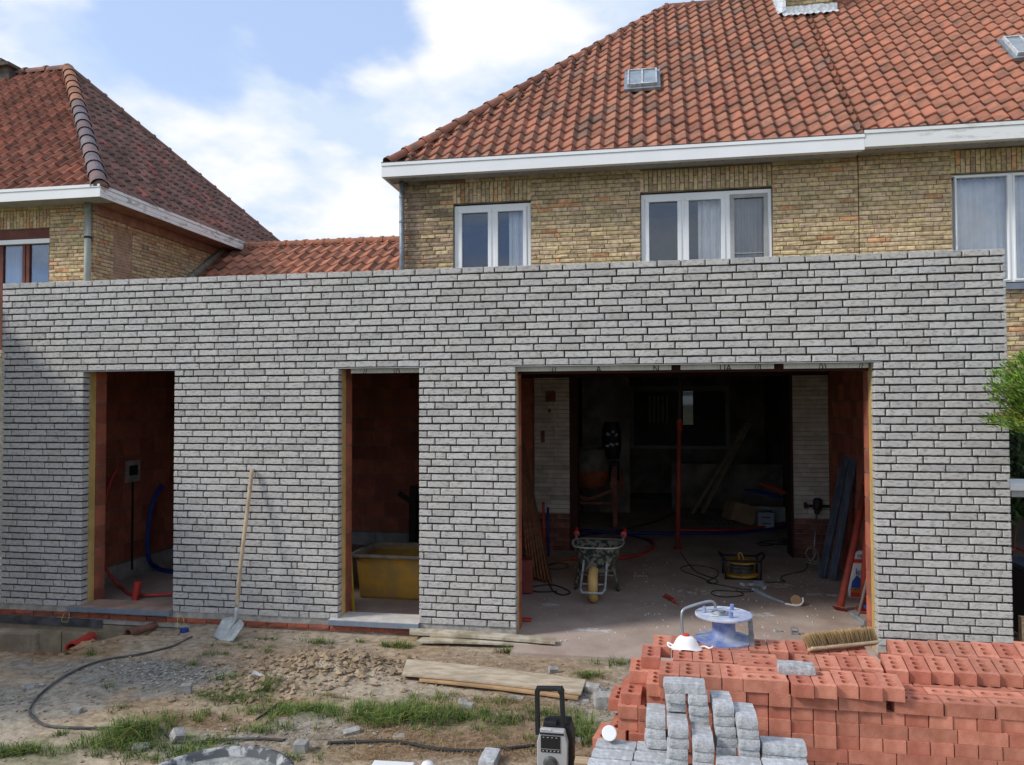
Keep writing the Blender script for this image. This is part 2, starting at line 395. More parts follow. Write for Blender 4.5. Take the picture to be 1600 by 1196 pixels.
def tile_roof(name, m, parent, O, u, v, nrm, W, Lg, cw=.195, exp=.25, clip=None, seed=0, colf=None, flip=1, amp=.027):
    r = random.Random(seed); mb = MB(); O = Vector(O); u = Vector(u).normalized(); v = Vector(v).normalized(); nrm = Vector(nrm).normalized()
    nu = 10; prof = []
    for j in range(nu + 1):
        t = j / nu; h = amp * (math.cos(PI * t / .3) if t < .3 else -math.cos(PI * (t - .3) / .7))
        prof.append((t * cw, h))
    for i in range(int(math.ceil(Lg / exp))):
        for j in range(int(math.ceil(W / cw))):
            col = colf(r, i, j); tl = .030 + r.uniform(0, .007); tw = r.uniform(-.004, .004); sh = r.uniform(-.006, .006)
            vs = []; n1 = nu + 1
            for (vv, lift) in ((i * exp - .02 + sh, -.006), (i * exp - .02 + sh, tl), (i * exp - .008 + sh, tl + .004), ((i + .5) * exp, tl * .55), ((i + 1) * exp + .03, .0)):
                for (pu, ph) in prof:
                    vs.append(O + u * (j * cw + pu) + v * vv + nrm * (ph + lift + tw * pu / cw + .03))
            fs = []
            for k in range(4):
                for q in range(nu): fs.append((k * n1 + q, k * n1 + q + 1, (k + 1) * n1 + q + 1, (k + 1) * n1 + q))
            dk = tuple(c * .75 for c in col)  # shade under the tile's lower lip, put into its vertex colour
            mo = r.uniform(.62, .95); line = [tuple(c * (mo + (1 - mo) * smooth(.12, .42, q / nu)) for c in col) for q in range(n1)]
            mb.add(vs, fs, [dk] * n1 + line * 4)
    return mb.build(name, m, parent, smooth=True, clip=clip)
def cap_tiles(name, m, parent, A, B, nrm, rad=.115, step=.36, colf=None, seed=0):
    r = random.Random(seed); mb = MB(); A = Vector(A); B = Vector(B); d = B - A; ln = d.length; d.normalize(); n = max(1, int(ln / step)); st = ln / n
    up = Vector(nrm); up = (up - d * up.dot(d)).normalized(); sd_ = d.cross(up)
    for i in range(n):
        c = colf(r, i) if colf else (1, 1, 1); vs = []; K = 10
        for (t, ra) in ((i * st - .03, rad * 1.12), (i * st + .03, rad * 1.14), (i * st + .035, rad * 1.0), ((i + 1) * st, rad * .94)):
            for k in range(K + 1):
                a = PI * k / K * 1.1 - PI * .05; vs.append(A + d * t + sd_ * math.cos(a) * ra + up * (math.sin(a) * ra - .02))
        fs = []
        for q in range(3):
            for k in range(K): fs.append((q * (K + 1) + k, q * (K + 1) + k + 1, (q + 1) * (K + 1) + k + 1, (q + 1) * (K + 1) + k))
        mb.add(vs, fs, c)
    return mb.build(name, m, parent, smooth=False)

def window_unit(root, x0, x1, z0, z1, Y, lights, m_fr=None, name='window', g=None, fw=.055, label=None, sw=.055):
    m_fr = m_fr or m_wh
    mb = MB(); mb.b(x0, x1, Y, Y + .07, z1 - fw, z1); mb.b(x0, x1, Y, Y + .07, z0, z0 + fw); mb.b(x0, x0 + fw, Y, Y + .07, z0 + fw, z1 - fw); mb.b(x1 - fw, x1, Y, Y + .07, z0 + fw, z1 - fw)
    for i in range(len(lights) - 1): mb.b(lights[i][1], lights[i + 1][0], Y, Y + .07, z0 + fw, z1 - fw)
    f = mb.build(name, m_fr, root, bevel=.004)
    if label: f['label'] = label
    for (a, b, cur, scr) in lights:
        s = MB(); c, d = z0 + fw, z1 - fw; y0, y1 = Y - .012, Y + .06
        s.b(a, b, y0, y1, d - sw, d); s.b(a, b, y0, y1, c, c + sw); s.b(a, a + sw, y0, y1, c + sw, d - sw); s.b(b - sw, b, y0, y1, c + sw, d - sw)
        so_ = s.build('sash', m_fr if not scr else m_soff, f, bevel=.004)
        if scr:
            k = MB(); k.b(a + sw, b - sw, Y - .004, Y + .004, (c + d) * .5 - .25, (c + d) * .5 - .238); k.build('screen_bar', m_soff, f)
        p = MB(); p.b(a + sw, b - sw, Y + .028, Y + .034, c + sw, d - sw); p.build('pane', g or m_glass, f)
        if cur:
            q = MB(); n = 40; ca, cb = cur; vs = []; fs = []
            for i in range(n + 1):
                t = i / n; xx = ca + (cb - ca) * t; yy = Y + .16 + .022 * math.sin(t * (cb - ca) * 75) + .012 * math.sin(t * (cb - ca) * 31 + 1)
                vs += [(xx, yy, z0 + .02), (xx + .01 * math.sin(9 * t), yy, z1 - .02)]
            for i in range(n): fs.append((2 * i, 2 * i + 2, 2 * i + 3, 2 * i + 1))
            q.add(vs, fs); q.build('curtain', m_curt if not scr else m_screen, f, smooth=True)
    return f

def text_mesh(name, s, size, loc, rot, m, parent=None, ext=.0008, shear=0):
    cu = bpy.data.curves.new(name, 'FONT'); cu.body = s; cu.size = size; cu.extrude = ext; cu.shear = shear
    t = bpy.data.objects.new(name, cu); COL.objects.link(t); bpy.context.view_layer.update()
    me = bpy.data.meshes.new_from_object(t.evaluated_get(bpy.context.evaluated_depsgraph_get()))
    bpy.data.objects.remove(t); me.name = name
    me.materials.clear(); me.materials.append(m)
    o = bpy.data.objects.new(name, me); COL.objects.link(o)
    off = Vector((0, 0, 0)); q = parent
    while q is not None: off += q.location; q = q.parent
    o.location = Vector(loc) - off; o.rotation_euler = rot
    if parent: o.parent = parent
    return o

X1 = Vector((1, 0, 0)); Y1 = Vector((0, 1, 0)); FR = Vector((0, -1, 0))
# ================================================================== GROUND
def smooth(a, b, t):
    t = max(0, min(1, (t - a) / (b - a))); return t * t * (3 - 2 * t)
MOUND = P(520, 1045, 0); MOUND2 = P(400, 1075, 0)
def gh(x, y):
    h = 0.0
    if -7.5 < x < 5 and -6 < y < .6:
        h += (noise.fractal(Vector((x * .9, y * .9, 3)), 1, 2, 3) * .03 + noise.fractal(Vector((x * 6, y * 6, 9)), 1, 2, 4) * .012)
        nearw = smooth(-.5, -.12, y)
        h = h * (1 - nearw) + (-.012) * nearw
        # dug trench by the left end
        t = smooth(-4.75, -5.25, x + .35 * noise.noise(Vector((y * 2, 0, 0)))) * smooth(-1.05, -.75, y + .1 * noise.noise(Vector((x * 3, 5, 0))))
        h -= .26 * t
        t2 = smooth(-4.2, -4.6, x) * smooth(-.45, -.25, y); h -= .07 * t2
        # heap of dug earth
        for c, rx, ry, a in ((MOUND, .62, .32, .10), (MOUND2, .30, .20, .06)):
            q = ((x - c.x) / rx) ** 2 + ((y - c.y) / ry) ** 2
            if q < 1: h += a * (1 - q) ** 1.3 * (1 + .5 * noise.noise(Vector((x * 9, y * 9, 1))))
        # concrete apron is flush and flat
        t = smooth(-1.25, -1.1, x) * smooth(-.75, -.45, y) * smooth(2.9, 2.7, x); h = h * (1 - t) + .0 * t
    return h
PATCH = []   # px, py, rx, ry (metres), colour, strength
def patch(px, py, rx, ry, c, s=1.0): v = P(px, py, 0); PATCH.append((v.x, v.y, rx, ry, c, s))
SAND = (.43, .325, .215); GRAV = (.30, .28, .24); BROWN = (.29, .195, .13); PALE = (.44, .37, .285); GREEN = (.15, .165, .07); GREYD = (.37, .335, .28)
patch(270, 1055, .75, .42, GRAV); patch(150, 1045, .9, .25, GRAV, .8); patch(30, 1095, .7, .35, GREYD, .8)
patch(700, 1150, 1.5, .40, BROWN); patch(850, 1095, .5, .25, BROWN, .6); patch(480, 1145, .35, .3, GREYD, .9); patch(330, 1170, .5, .25, GREYD, .9)
patch(300, 1125, .4, .15, BROWN, .9); patch(640, 1085, .7, .25, PALE, .8); patch(450, 1015, .8, .25, BROWN, .5); patch(780, 1030, .8, .25, BROWN, .5)
patch(940, 1100, .35, .5, GREYD, .8); patch(60, 1010, .8, .35, (.33, .215, .12), .9); patch(370, 1035, .6, .2, BROWN, .5); patch(880, 990, 1.2, .2, GREYD, .9)
patch(650, 1120, .7, .2, GREEN, .6); patch(440, 1110, .5, .12, GREEN, .6); patch(230, 1150, .4, .2, GREEN, .5); patch(30, 1180, .4, .2, GREEN, .6); patch(950, 1025, .35, .2, GREEN, .5); patch(350, 1085, .3, .12, GREEN, .5)
def axis(lo, hi, st, far):
    a = []; x = lo
    while x < hi + 1e-6: a.append(x); x += st
    s = st; x = a[-1]
    while x < far: s *= 1.6; x += s; a.append(x)
    s = st; x = a[0]; b = []
    while x > -far: s *= 1.6; x -= s; b.append(x)
    return b[::-1] + a
gx = axis(-7.2, 4.2, .035, 900); gy = axis(-4.6, .15, .035, 900)
mb = MB(); cols = []; vs = []
for y in gy:
    for x in gx:
        z = gh(x, y)
        if y > .12: z = -.03
        if y > .3: z = -.06
        vs.append((x, y, z)); c = Vector(SAND)
        c = c.lerp(Vector(PALE), max(0, min(1, .5 + 1.2 * noise.noise(Vector((x * 1.3, y * 1.3, 20))))))
        for (cx, cy, rx, ry, pc, s) in PATCH:
            d = ((x - cx) / rx) ** 2 + ((y - cy) / ry) ** 2
            if d < 2.2:
                d += .9 * noise.fractal(Vector((x * 5, y * 5, cx)), 1, 2, 3)
                k = smooth(1.35, .35, d) * s
                if k > 0: c = c.lerp(Vector(pc), k)
        if abs(x) > 9 or y < -6: c = Vector((.16, .17, .08))
        cols.append(tuple(c))
nx_ = len(gx); fs = [(j * nx_ + i, j * nx_ + i + 1, (j + 1) * nx_ + i + 1, (j + 1) * nx_ + i) for j in range(len(gy) - 1) for i in range(nx_ - 1)]
mb.add(vs, fs, cols)
m_ground = mat('site_earth', (1, 1, 1), 0.97, col2=(.60, .58, .55), scale=14, bump=.012, bscale=28, attr=True, mixlo=.38, mixhi=.6, detail=12)
NEEDCOL.add('site_earth')
ground = struct(mb.build('ground', m_ground, smooth=True)); ground['label'] = 'sandy building site ground with gravel, ruts and thin grass'

# floor inside, dusty concrete, a little apron before the wide opening
mb = MB(); mb.b(-6.3, 2.45, .02, 11.3, -.04, .03)
mb.b(-1.15, 1.83, -.42, .02, -.035, .026)
floor = struct(mb.build('concrete_floor', m_conc))

dust = MB(); r = random.Random(21)
for (px, py, rx, ry) in ((1090, 925, .35, .12), (1215, 915, .30, .10), (930, 985, .18, .05), (1180, 960, .2, .08), (1000, 900, .10, .04), (1290, 930, .2, .06), (860, 945, .08, .05)):
    c = P(px, py, .03)
    for k in range(26):
        a = r.uniform(0, 6.28); q = r.random() ** .5; x = c.x + q * rx * math.cos(a); y = c.y + q * ry * math.sin(a); s_ = r.uniform(.008, .045)
        dust.add([(x, y, .0345)] + [(x + s_ * r.uniform(.6, 1.3) * math.cos(t * PI / 4), y + s_ * .8 * r.uniform(.6, 1.3) * math.sin(t * PI / 4), .0305) for t in range(8)], [(0, 1 + t, 1 + (t + 1) % 8) for t in range(8)])
for k in range(900):
    x = r.uniform(-1.1, 2.2); y = r.uniform(-.3, 3.8); s_ = min(.012, .002 * r.paretovariate(1.6))
    dust.add([(x, y, .031 + s_)] + [(x + s_ * math.cos(t * PI / 2), y + s_ * math.sin(t * PI / 2), .03) for t in range(4)], [(0, 1 + t, 1 + (t + 1) % 4) for t in range(4)])
dust.center = True; tag(dust.build('dust', mat('plaster_dust', (.56, .54, .52), .95, var=.2)), 'pale plaster dust and crumbs on the concrete floor', 'dust', kind='stuff')
# ================================================================== EXTENSION
XL, XR = -6.49, 2.865; Z0 = .108; CO = .0651; NC = 50; ZT = Z0 + CO * NC
ext = thing('brick_extension', 'new flat-roofed extension of light grey bricks with two narrow door openings and one wide opening', 'extension', (XL, 0, 0))
D1 = (-5.55, -4.545); D2 = (-2.855, -2.069); D3 = (-1.175, 1.852); LZ = Z0 + CO * 36
H3 = [(a - XL, b - XL, -1, LZ - Z0) for a, b in (D1, D2, D3)]
def gcol(r, i, x):
    v = r.choice([.84, .90, .95, .98, 1.0, 1.02, 1.04]); k = r.uniform(-.012, .016)
    return (v - k * .5, v, v + k)
mb = MB(); 
def gskip(i, x, e): return (i == 5 and abs(x + XL + 6.18) < .1 and False)
brickwork(mb, (XL, 0, Z0), X1, FR, XR - XL, CO * NC, CO, .2095, .0145, H3, gcol, rough=.0016, grid=(7, 3), depth=.095, seed=3, headers=.06, round_=.003)
mb.build('grey_brickwork', m_grey, ext)
mb = MB(); plate(mb, (XL + .012, .024, Z0 - .03), X1, FR, XR - XL - .024, CO * NC + .012, .07, [(a - XL - .024, b - XL, -1, LZ - Z0 + .018) for a, b in (D1, D2, D3)])
mb.build('mortar', m_gmort, ext)
# steel angle over each opening
mb = MB()
for a, b in (D1, D2, D3): mb.b(a - .06, b + .06, -.003, .08, LZ - .0135, LZ - .0065)
mb.build('lintel_angle', m_steel, ext)
# red plinth course and grout
mb = MB(); brickwork(mb, (XL, -.004, .0), X1, FR, D3[0] - XL, .06, .06, .212, .012, (), lambda r, i, x: (lambda v: (v, v, v))(r.uniform(.7, 1.1)), rough=.006, grid=(5, 2), depth=.1, seed=5); mb.build('plinth_course', m_redrough, ext); mb = MB()
brickwork(mb, (D3[1], -.004, .0), X1, FR, XR - D3[1], .06, .06, .212, .012, (), lambda r, i, x: (lambda v: (v, v, v))(r.uniform(.7, 1.1)), rough=.006, grid=(5, 2), depth=.1, seed=6)
mb.build('plinth_course', m_redrough, ext)
mb = MB(); mb.b(XL, D3[0], .012, .1, -.05, Z0 - .001); mb.build('plinth_grout', m_cement, ext); mb = MB(); mb.b(D3[1], XR, .012, .1, -.05, Z0 - .001); mb.build('plinth_grout', m_cement, ext)
mb = MB(); mb.b(XL, -5.3, -.02, -.006, -.085, -.008); mb.build('damp_membrane', m_cabg, ext)
mb = MB(); r = random.Random(2); x = XL
while x < -4.5:
    ln = r.uniform(.28, .4); v = r.uniform(.75, 1.1); mb.b(x, x + ln - .014, -.05 + r.uniform(-.01, .02), .1, -.36, -.125 + r.uniform(-.012, .01), (v, v, v * .95)); x += ln
mb.b(XL, -4.4, 0.0, .1, -.4, -.06, (.8, .8, .8)); mb.build('foundation_block', m_conblk, ext)
# insulation and inner leaf
mb = MB(); plate(mb, (XL + .05, .10, .03), X1, FR, XR - XL - .1, 2.9, .085, [(a - XL - .05 - s, b - XL - .05 + .0, -1, 2.58) for (a, b), s in ((D1, .0), (D2, .0), (D3, .0))])
mb.build('insulation', m_yins, ext)
bc = lambda r, i, x: (lambda v: (v, v * r.uniform(.92, 1.05), v * .95))(r.uniform(.72, 1.18))
mb = MB(); brickwork(mb, (XL + .3, .195, .03), X1, FR, XR - XL - .78, 2.73, .21, .30, .012, [(a - XL - .3, b - XL - .3, -1, 2.60) for a, b in (D1, D2, D3)], bc, rough=.0, depth=.145, seed=9)
mb.build('inner_leaf', m_block, ext)
mb = MB(); plate(mb, (XL + .3, .20, .03), X1, FR, XR - XL - .78, 2.73, .135, [(a - XL - .3 - .004, b - XL - .3 + .004, -1, 2.604) for a, b in (D1, D2, D3)]); mb.build('leaf_mortar', m_blmort, ext)
# side walls (inner faces) and rear of the narrow rooms
IL, IR = -6.2, 2.38
mb = MB(); brickwork(mb, (IL, 4.08, .24), -Y1, X1, 3.72, 2.52, .21, .30, .012, (), bc, 0, depth=.05, seed=12); mb.build('block_side_wall', m_block, ext); mb = MB()
brickwork(mb, (IR, .36, .24), Y1, -X1, 3.72, 2.52, .21, .30, .012, (), bc, 0, depth=.05, seed=13)
brickwork(mb, (IR, .36, .03), Y1, -X1, 3.72, .21, .21, .30, .012, (), bc, 0, depth=.05, seed=15); mb.build('block_side_wall', m_block, ext); mb = MB()
brickwork(mb, (-1.80, .36, .03), Y1, X1, 3.72, 2.73, .21, .30, .012, (), bc, 0, depth=.05, seed=14); mb.build('block_side_wall', m_block, ext); mb = MB()
brickwork(mb, (IL, 4.06, .24), X1, FR, 4.25, 2.52, .21, .30, .012, (), bc, 0, depth=.03, seed=16)
mb.build('block_side_wall', m_block, ext)
mb = MB(); brickwork(mb, (IL + .004, 4.08, .03), -Y1, X1, 3.72, .2, .2, .40, .02, (), None, 0, depth=.05, seed=17); mb.build('pale_base_course', m_pale, ext); mb = MB()
brickwork(mb, (IL, 4.056, .03), X1, FR, 4.25, .2, .2, .5, .02, (), None, 0, depth=.03, seed=18)
mb.build('pale_base_course', m_pale, ext)
mb = MB(); mb.b(XL + .1, IL - .006, .1, 4.1, 0, 3.3); mb.build('wall_core', m_blmort, ext); mb = MB(); mb.b(IR + .006, XR - .1, .35, 4.1, 0, 3.3); mb.build('wall_core', m_blmort, ext); mb = MB(); mb.b(-1.94, -1.806, .34, 4.1, .03, 2.76); mb.b(IL, -1.95, 4.066, 4.1, .03, 2.76)
mb.build('wall_core', m_blmort, ext)
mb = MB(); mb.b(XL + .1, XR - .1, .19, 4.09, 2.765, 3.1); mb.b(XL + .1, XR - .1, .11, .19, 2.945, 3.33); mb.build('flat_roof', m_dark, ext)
# sills
def sill(x0, x1, zt, mt, lab):
    mb = MB(); mb.b(x0, x1, -.055, .25, zt - .052, zt - .004); s = mb.build('door_sill', m_stone, ext, bevel=.003); s['label'] = lab
    k = MB(); k.b(x0 + .006, x1 - .006, -.05, .245, zt - .0035, zt); k.build('sill_top', mt, s)
sill(-5.66, -4.55, .125, mat('dusty_sill_top', (.40, .27, .21), .9, var=.3), 'blue stone door sill dusted with red brick dust')
sill(-2.93, -2.06, .115, m_stonetop, 'blue stone door sill with paler colour on its sunlit top')
# foil-faced boards over the openings with cut-off black print
for (a, b, txt) in ((D2[0] + .09, D2[1], ((.12, '//'), (.42, '//)'))), (D3[0] + .0, .205, ((.32, '(('), (.72, 'A.'), (1.22, 'N'))), (.285, 1.07, ((.33, 'UA'), (.62, '//L'))), (1.15, D3[1] - .02, ((.28, '/))'), (.60, '//')))):
    mb = MB(); mb.b(a, b, .086, .0985, LZ - .055, LZ - .014); lb = mb.build('lintel_board', m_board, ext)
    k = MB(); x = a + .1
    while x < b: k.b(x, x + .0025, .0845, .0855, LZ - .054, LZ - .015); x += .105
    k.build('board_line', m_soff, lb)
    for dx, s in txt:
        if a + dx < b - .05: text_mesh('board_print', s, .075, (a + dx, .0845, LZ - .068), (PI / 2, 0, 0), m_blackink, lb)
mb = MB(); mb.b(D3[0] - .1, D3[1] + .1, .16, .19, LZ - .075, LZ + .12); mb.build('lintel_beam', mat('dark_brown_beam', (.055, .02, .016), .85), ext)
mb = MB(); c = QX(207, 735, IL); mb.b(IL + .001, IL + .012, c.y - .13, c.y + .13, c.z - .14, c.z + .12); mb.build('socket_plaster', m_cement, ext)
mb = MB(); mb.b(IL + .012, IL + .02, c.y - .075, c.y + .075, c.z - .06, c.z + .06); mb.build('socket_box', m_black, ext); mb = MB(); mb.b(IL + .002, IL + .006, c.y - .015, c.y + .02, .1, c.z - .14); mb.b(IL + .002, IL + .005, 2.75, 2.8, .24, .9); mb.b(IL + .002, IL + .005, 3.15, 3.2, .24, .9); mb.build('wall_chase', m_black, ext)

# ================================================================== MAIN HOUSE
HX0, HX1 = -3.6, 2.808; HY = 4.1
def ycol(r, i, x):
    v = r.choice([.74, .88, .95, 1.0, 1.03, 1.1, 1.2]); w_ = r.random()
    if w_ < .05: return (v * 1.05, v * .75, v * .62)
    return (v, v * r.uniform(.93, 1.03), v * r.uniform(.85, 1.05))
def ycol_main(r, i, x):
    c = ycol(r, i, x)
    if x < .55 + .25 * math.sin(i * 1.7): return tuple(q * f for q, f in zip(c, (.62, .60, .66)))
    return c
house = thing('brick_house', 'middle yellow-brick house with clay-tiled hipped roof behind the extension', 'house', (HX0, HY, 0))
WZ = 3.02; WT = 5.45; YC = .0614
W1 = (-2.80, -1.64, 3.78, 5.04); W2 = (-.085, 1.705, 3.78, 5.07); W3 = (3.955, 6.4, 3.67, 5.11)
def hole(wd, x0, z0, top=0): return (wd[0] - x0, wd[1] - x0, wd[2] - z0, wd[3] - z0 + top)
sol = .31
mb = MB(); nrow = int((WT - WZ) / YC) + 1
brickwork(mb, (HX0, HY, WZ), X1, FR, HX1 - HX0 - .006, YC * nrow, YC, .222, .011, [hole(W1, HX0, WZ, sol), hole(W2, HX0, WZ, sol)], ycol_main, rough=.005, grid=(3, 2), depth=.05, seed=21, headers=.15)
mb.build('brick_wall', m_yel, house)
def soldier(mb, x0, x1, z0, h, seed, Y=HY, u=X1, nrm=FR, O=None):
    r = random.Random(seed); x = x0; k = 0
    while x < x1 - .02:
        e = min(x + .0615 - .011, x1); cuts = [0, h * .34, h] if k % 2 else [0, h * .66, h]
        for a, b in zip(cuts[:-1], cuts[1:]):
            base = (O if O is not None else Vector((0, Y, 0))) + nrm * r.uniform(.0, .004)
            p = [base + u * xx + Vector((0, 0, zz)) for xx, zz in ((x, z0 + a + .005), (e, z0 + a + .005), (e, z0 + b - .005), (x, z0 + b - .005))]
            q = [v - nrm * .05 for v in p]
            mb.add(p + q, [(0, 1, 2, 3), (0, 4, 5, 1), (1, 5, 6, 2), (2, 6, 7, 3), (3, 7, 4, 0)], tuple(c * 1.0 for c in ycol(r, 0, 9)))
        x += .0615; k += 1
for wd, s in ((W1, 1), (W2, 2)):
    mb = MB(); soldier(mb, wd[0] - .0, wd[1], wd[3] + .005, sol - .005, s); mb.build('soldier_course', m_yel, house)
mb = MB(); plate(mb, (HX0 + .004, HY + .012, 2.6), X1, FR, HX1 - HX0 - .01, WT + .1 - 2.6, .24, [hole((W1[0] + .004, W1[1] - .004, W1[2], W1[3]), HX0 + .004, 2.6), hole((W2[0] + .004, W2[1] - .004, W2[2], W2[3]), HX0 + .004, 2.6)])
mb.build('mortar', m_ymort, house)
mb = MB(); brickwork(mb, (HX0, 11.4, 2.9), -Y1, -X1, 7.25, 2.7, YC, .222, .011, (), ycol, rough=0, depth=.05, seed=30)
mb.build('side_wall', m_yel, house)
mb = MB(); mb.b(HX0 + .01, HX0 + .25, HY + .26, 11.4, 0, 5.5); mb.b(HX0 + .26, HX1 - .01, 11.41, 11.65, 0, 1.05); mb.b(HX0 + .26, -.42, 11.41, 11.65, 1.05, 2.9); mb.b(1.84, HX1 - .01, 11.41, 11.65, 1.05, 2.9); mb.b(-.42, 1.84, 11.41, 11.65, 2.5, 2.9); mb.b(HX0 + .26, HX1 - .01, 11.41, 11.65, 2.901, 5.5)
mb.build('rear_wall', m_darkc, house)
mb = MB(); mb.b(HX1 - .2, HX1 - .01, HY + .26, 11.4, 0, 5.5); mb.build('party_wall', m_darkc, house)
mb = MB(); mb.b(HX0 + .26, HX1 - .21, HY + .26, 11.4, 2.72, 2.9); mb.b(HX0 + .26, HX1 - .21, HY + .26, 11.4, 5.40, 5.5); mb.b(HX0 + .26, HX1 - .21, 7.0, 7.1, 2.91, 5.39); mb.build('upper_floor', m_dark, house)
# ground-floor rear facade seen through the openings
OPL, OPR, OPT = -1.10, 1.915, 2.47
mb = MB(); brickwork(mb, (-1.795, 4.1, .03), X1, FR, .16, 1.34, .21, .3, .012, (), bc, 0, depth=.08, seed=40); mb.b(-1.795, -1.60, 4.12, 4.3, .03, 2.7); mb.build('brick_infill', m_block, house)
pw = lambda r, i, x: (lambda v: (v, v * .98, v * .94))(r.uniform(.88, 1.08) * (.7 if r.random() < .04 else 1))
mp = mat('white_painted_brick', (.58, .54, .48), .7, col2=(.44, .40, .35), scale=6, attr=True); NEEDCOL.add(mp.name)
pr = mat('old_red_brick', (.22, .09, .065), .9, attr=True, var=.4); NEEDCOL.add(pr.name)
for (a, b, s) in ((-1.60, OPL, 41), (OPR, 2.374, 42)):
    mb = MB(); brickwork(mb, (a, 4.06, .56), X1, FR, b - a, 1.95, .061, .46, .007, (), pw, .003, (3, 1), .1, seed=s, headers=.0); k = mb.build('painted_pier', mp, house)
    if s == 41:
        q = MB(); q.b(-1.43, -1.29, 4.03, 4.05, 2.13, 2.28); q.b(-1.40, -1.36, 4.04, 4.053, 1.98, 2.03); q.b(-1.50, -1.45, 4.04, 4.053, 1.55, 1.72); q.build('chiselled_hole', pr, k)
    mb = MB(); brickwork(mb, (a, 4.05, .03), X1, FR, b - a, .52, .065, .21, .011, (), lambda r, i, x: (lambda v: (v, v, v))(r.uniform(.7, 1.4)), .003, (3, 1), .1, seed=s + 5); mb.build('pier_base', pr, house)
    mb = MB(); mb.b(a + .002, b - .002, 4.075, 4.34, .03, OPT + .2); mb.build('pier_core', m_darkc, house)
mb = MB(); mb.b(-1.79, 2.374, 4.02, 4.34, OPT, 2.76); mb.b(OPR - .03, OPR, 4.04, 4.4, .03, OPT); mb.b(OPL, OPL + .11, 4.09, 4.4, .03, OPT); mb.build('steel_beam', mat('dark_brown_beam', (.055, .02, .016), .85), house)
# rear window with drawn shutters and a bright gap
bw = MB(); bw.b(-.42, 1.84, 11.40, 11.46, 2.38, 2.5); bw.b(-.42, 1.84, 11.40, 11.46, 1.05, 1.12); bw.b(-.42, -.33, 11.40, 11.46, 1.12, 2.38); bw.b(1.75, 1.84, 11.40, 11.46, 1.12, 2.38)
bwo = bw.build('window', m_soff, house); bw = MB(); bw.b(-.33, .80, 11.43, 11.47, 1.12, 2.38); bw.b(1.03, 1.75, 11.43, 11.47, 1.12, 2.38); bw.b(.80, 1.03, 11.43, 11.47, 1.12, 1.6); bw.build('shutter', m_dark, bwo)
bw = MB(); 
for k in range(5): bw.b(.02 + k * .1, .06 + k * .1, 11.41, 11.425, 1.65, 2.28)
bw.build('blind_strip', m_soff, bwo)
bw = MB(); bw.b(-.33, 1.75, 11.48, 11.485, 1.12, 2.38); bw.build('pane', m_glass2, bwo)

# upper windows
def xs(a, Y=HY + .04, y=350): return Q(a, y, Y).x
window_unit(house, W1[0] + .01, W1[1] - .01, W1[2], W1[3] - .02, HY + .05, [(xs(716), xs(768), None, False), (xs(772), xs(823), (xs(792), xs(822)), False)], label='white two-light window nearest the corner downpipe')
window_unit(house, W2[0] + .01, W2[1] - .01, W2[2], W2[3] - .02, HY + .05, [(xs(1008), xs(1065), None, False), (xs(1070), xs(1133), (xs(1092), xs(1130)), False), (xs(1141), xs(1200), (xs(1146), xs(1192)), True)], label='white three-light window with grey insect screen on its right light')

# roof
tcol = lambda r, i, j: (lambda v, k: (v * .72, v * .92, v * 1.05) if k < .915 else (v, v * k, v * k))(r.choice([.78, .88, .95, 1.0, 1.05, 1.12]), r.uniform(.9, 1.06))
A45 = Vector((0, 1, 1)).normalized(); N45 = Vector((0, -1, 1)).normalized(); GT = 5.56
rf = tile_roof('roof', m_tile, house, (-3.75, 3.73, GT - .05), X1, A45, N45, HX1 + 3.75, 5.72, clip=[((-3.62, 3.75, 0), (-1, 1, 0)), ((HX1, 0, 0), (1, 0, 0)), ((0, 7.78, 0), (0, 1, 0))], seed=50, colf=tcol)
mb = MB(); az_, rz_ = .40, 9.50
mb.add([(-3.74, 3.72, GT - .07), (HX1, 3.72, GT - .07), (HX1, 7.76, rz_ - .02), (az_, 7.76, rz_ - .02), (-3.74, 11.8, GT - .07), (HX1, 11.8, GT - .07)], [(0, 1, 2, 3), (0, 3, 4), (4, 3, 2, 5)])
mb.build('roof_deck', m_tiled, rf)
hcol = lambda r, i: (lambda v: (v * .95, v * .9, v * .9))(r.uniform(.55, 1.15))
cap_tiles('hip_tiles', m_tile, rf, (-3.66, 3.74, GT + .03), (az_, 7.80, rz_ + .05), Vector((-.5, -.3, 1)), .105, .345, hcol, 1)
cap_tiles('ridge_tiles', m_tile, rf, (az_, 7.78, rz_ + .03), (HX1 + .0, 7.78, rz_ + .03), (0, 0, 1), .115, .42, lambda r, i: (lambda v: (v * .7, v * .75, v * .8))(r.uniform(.6, .95)), 2)
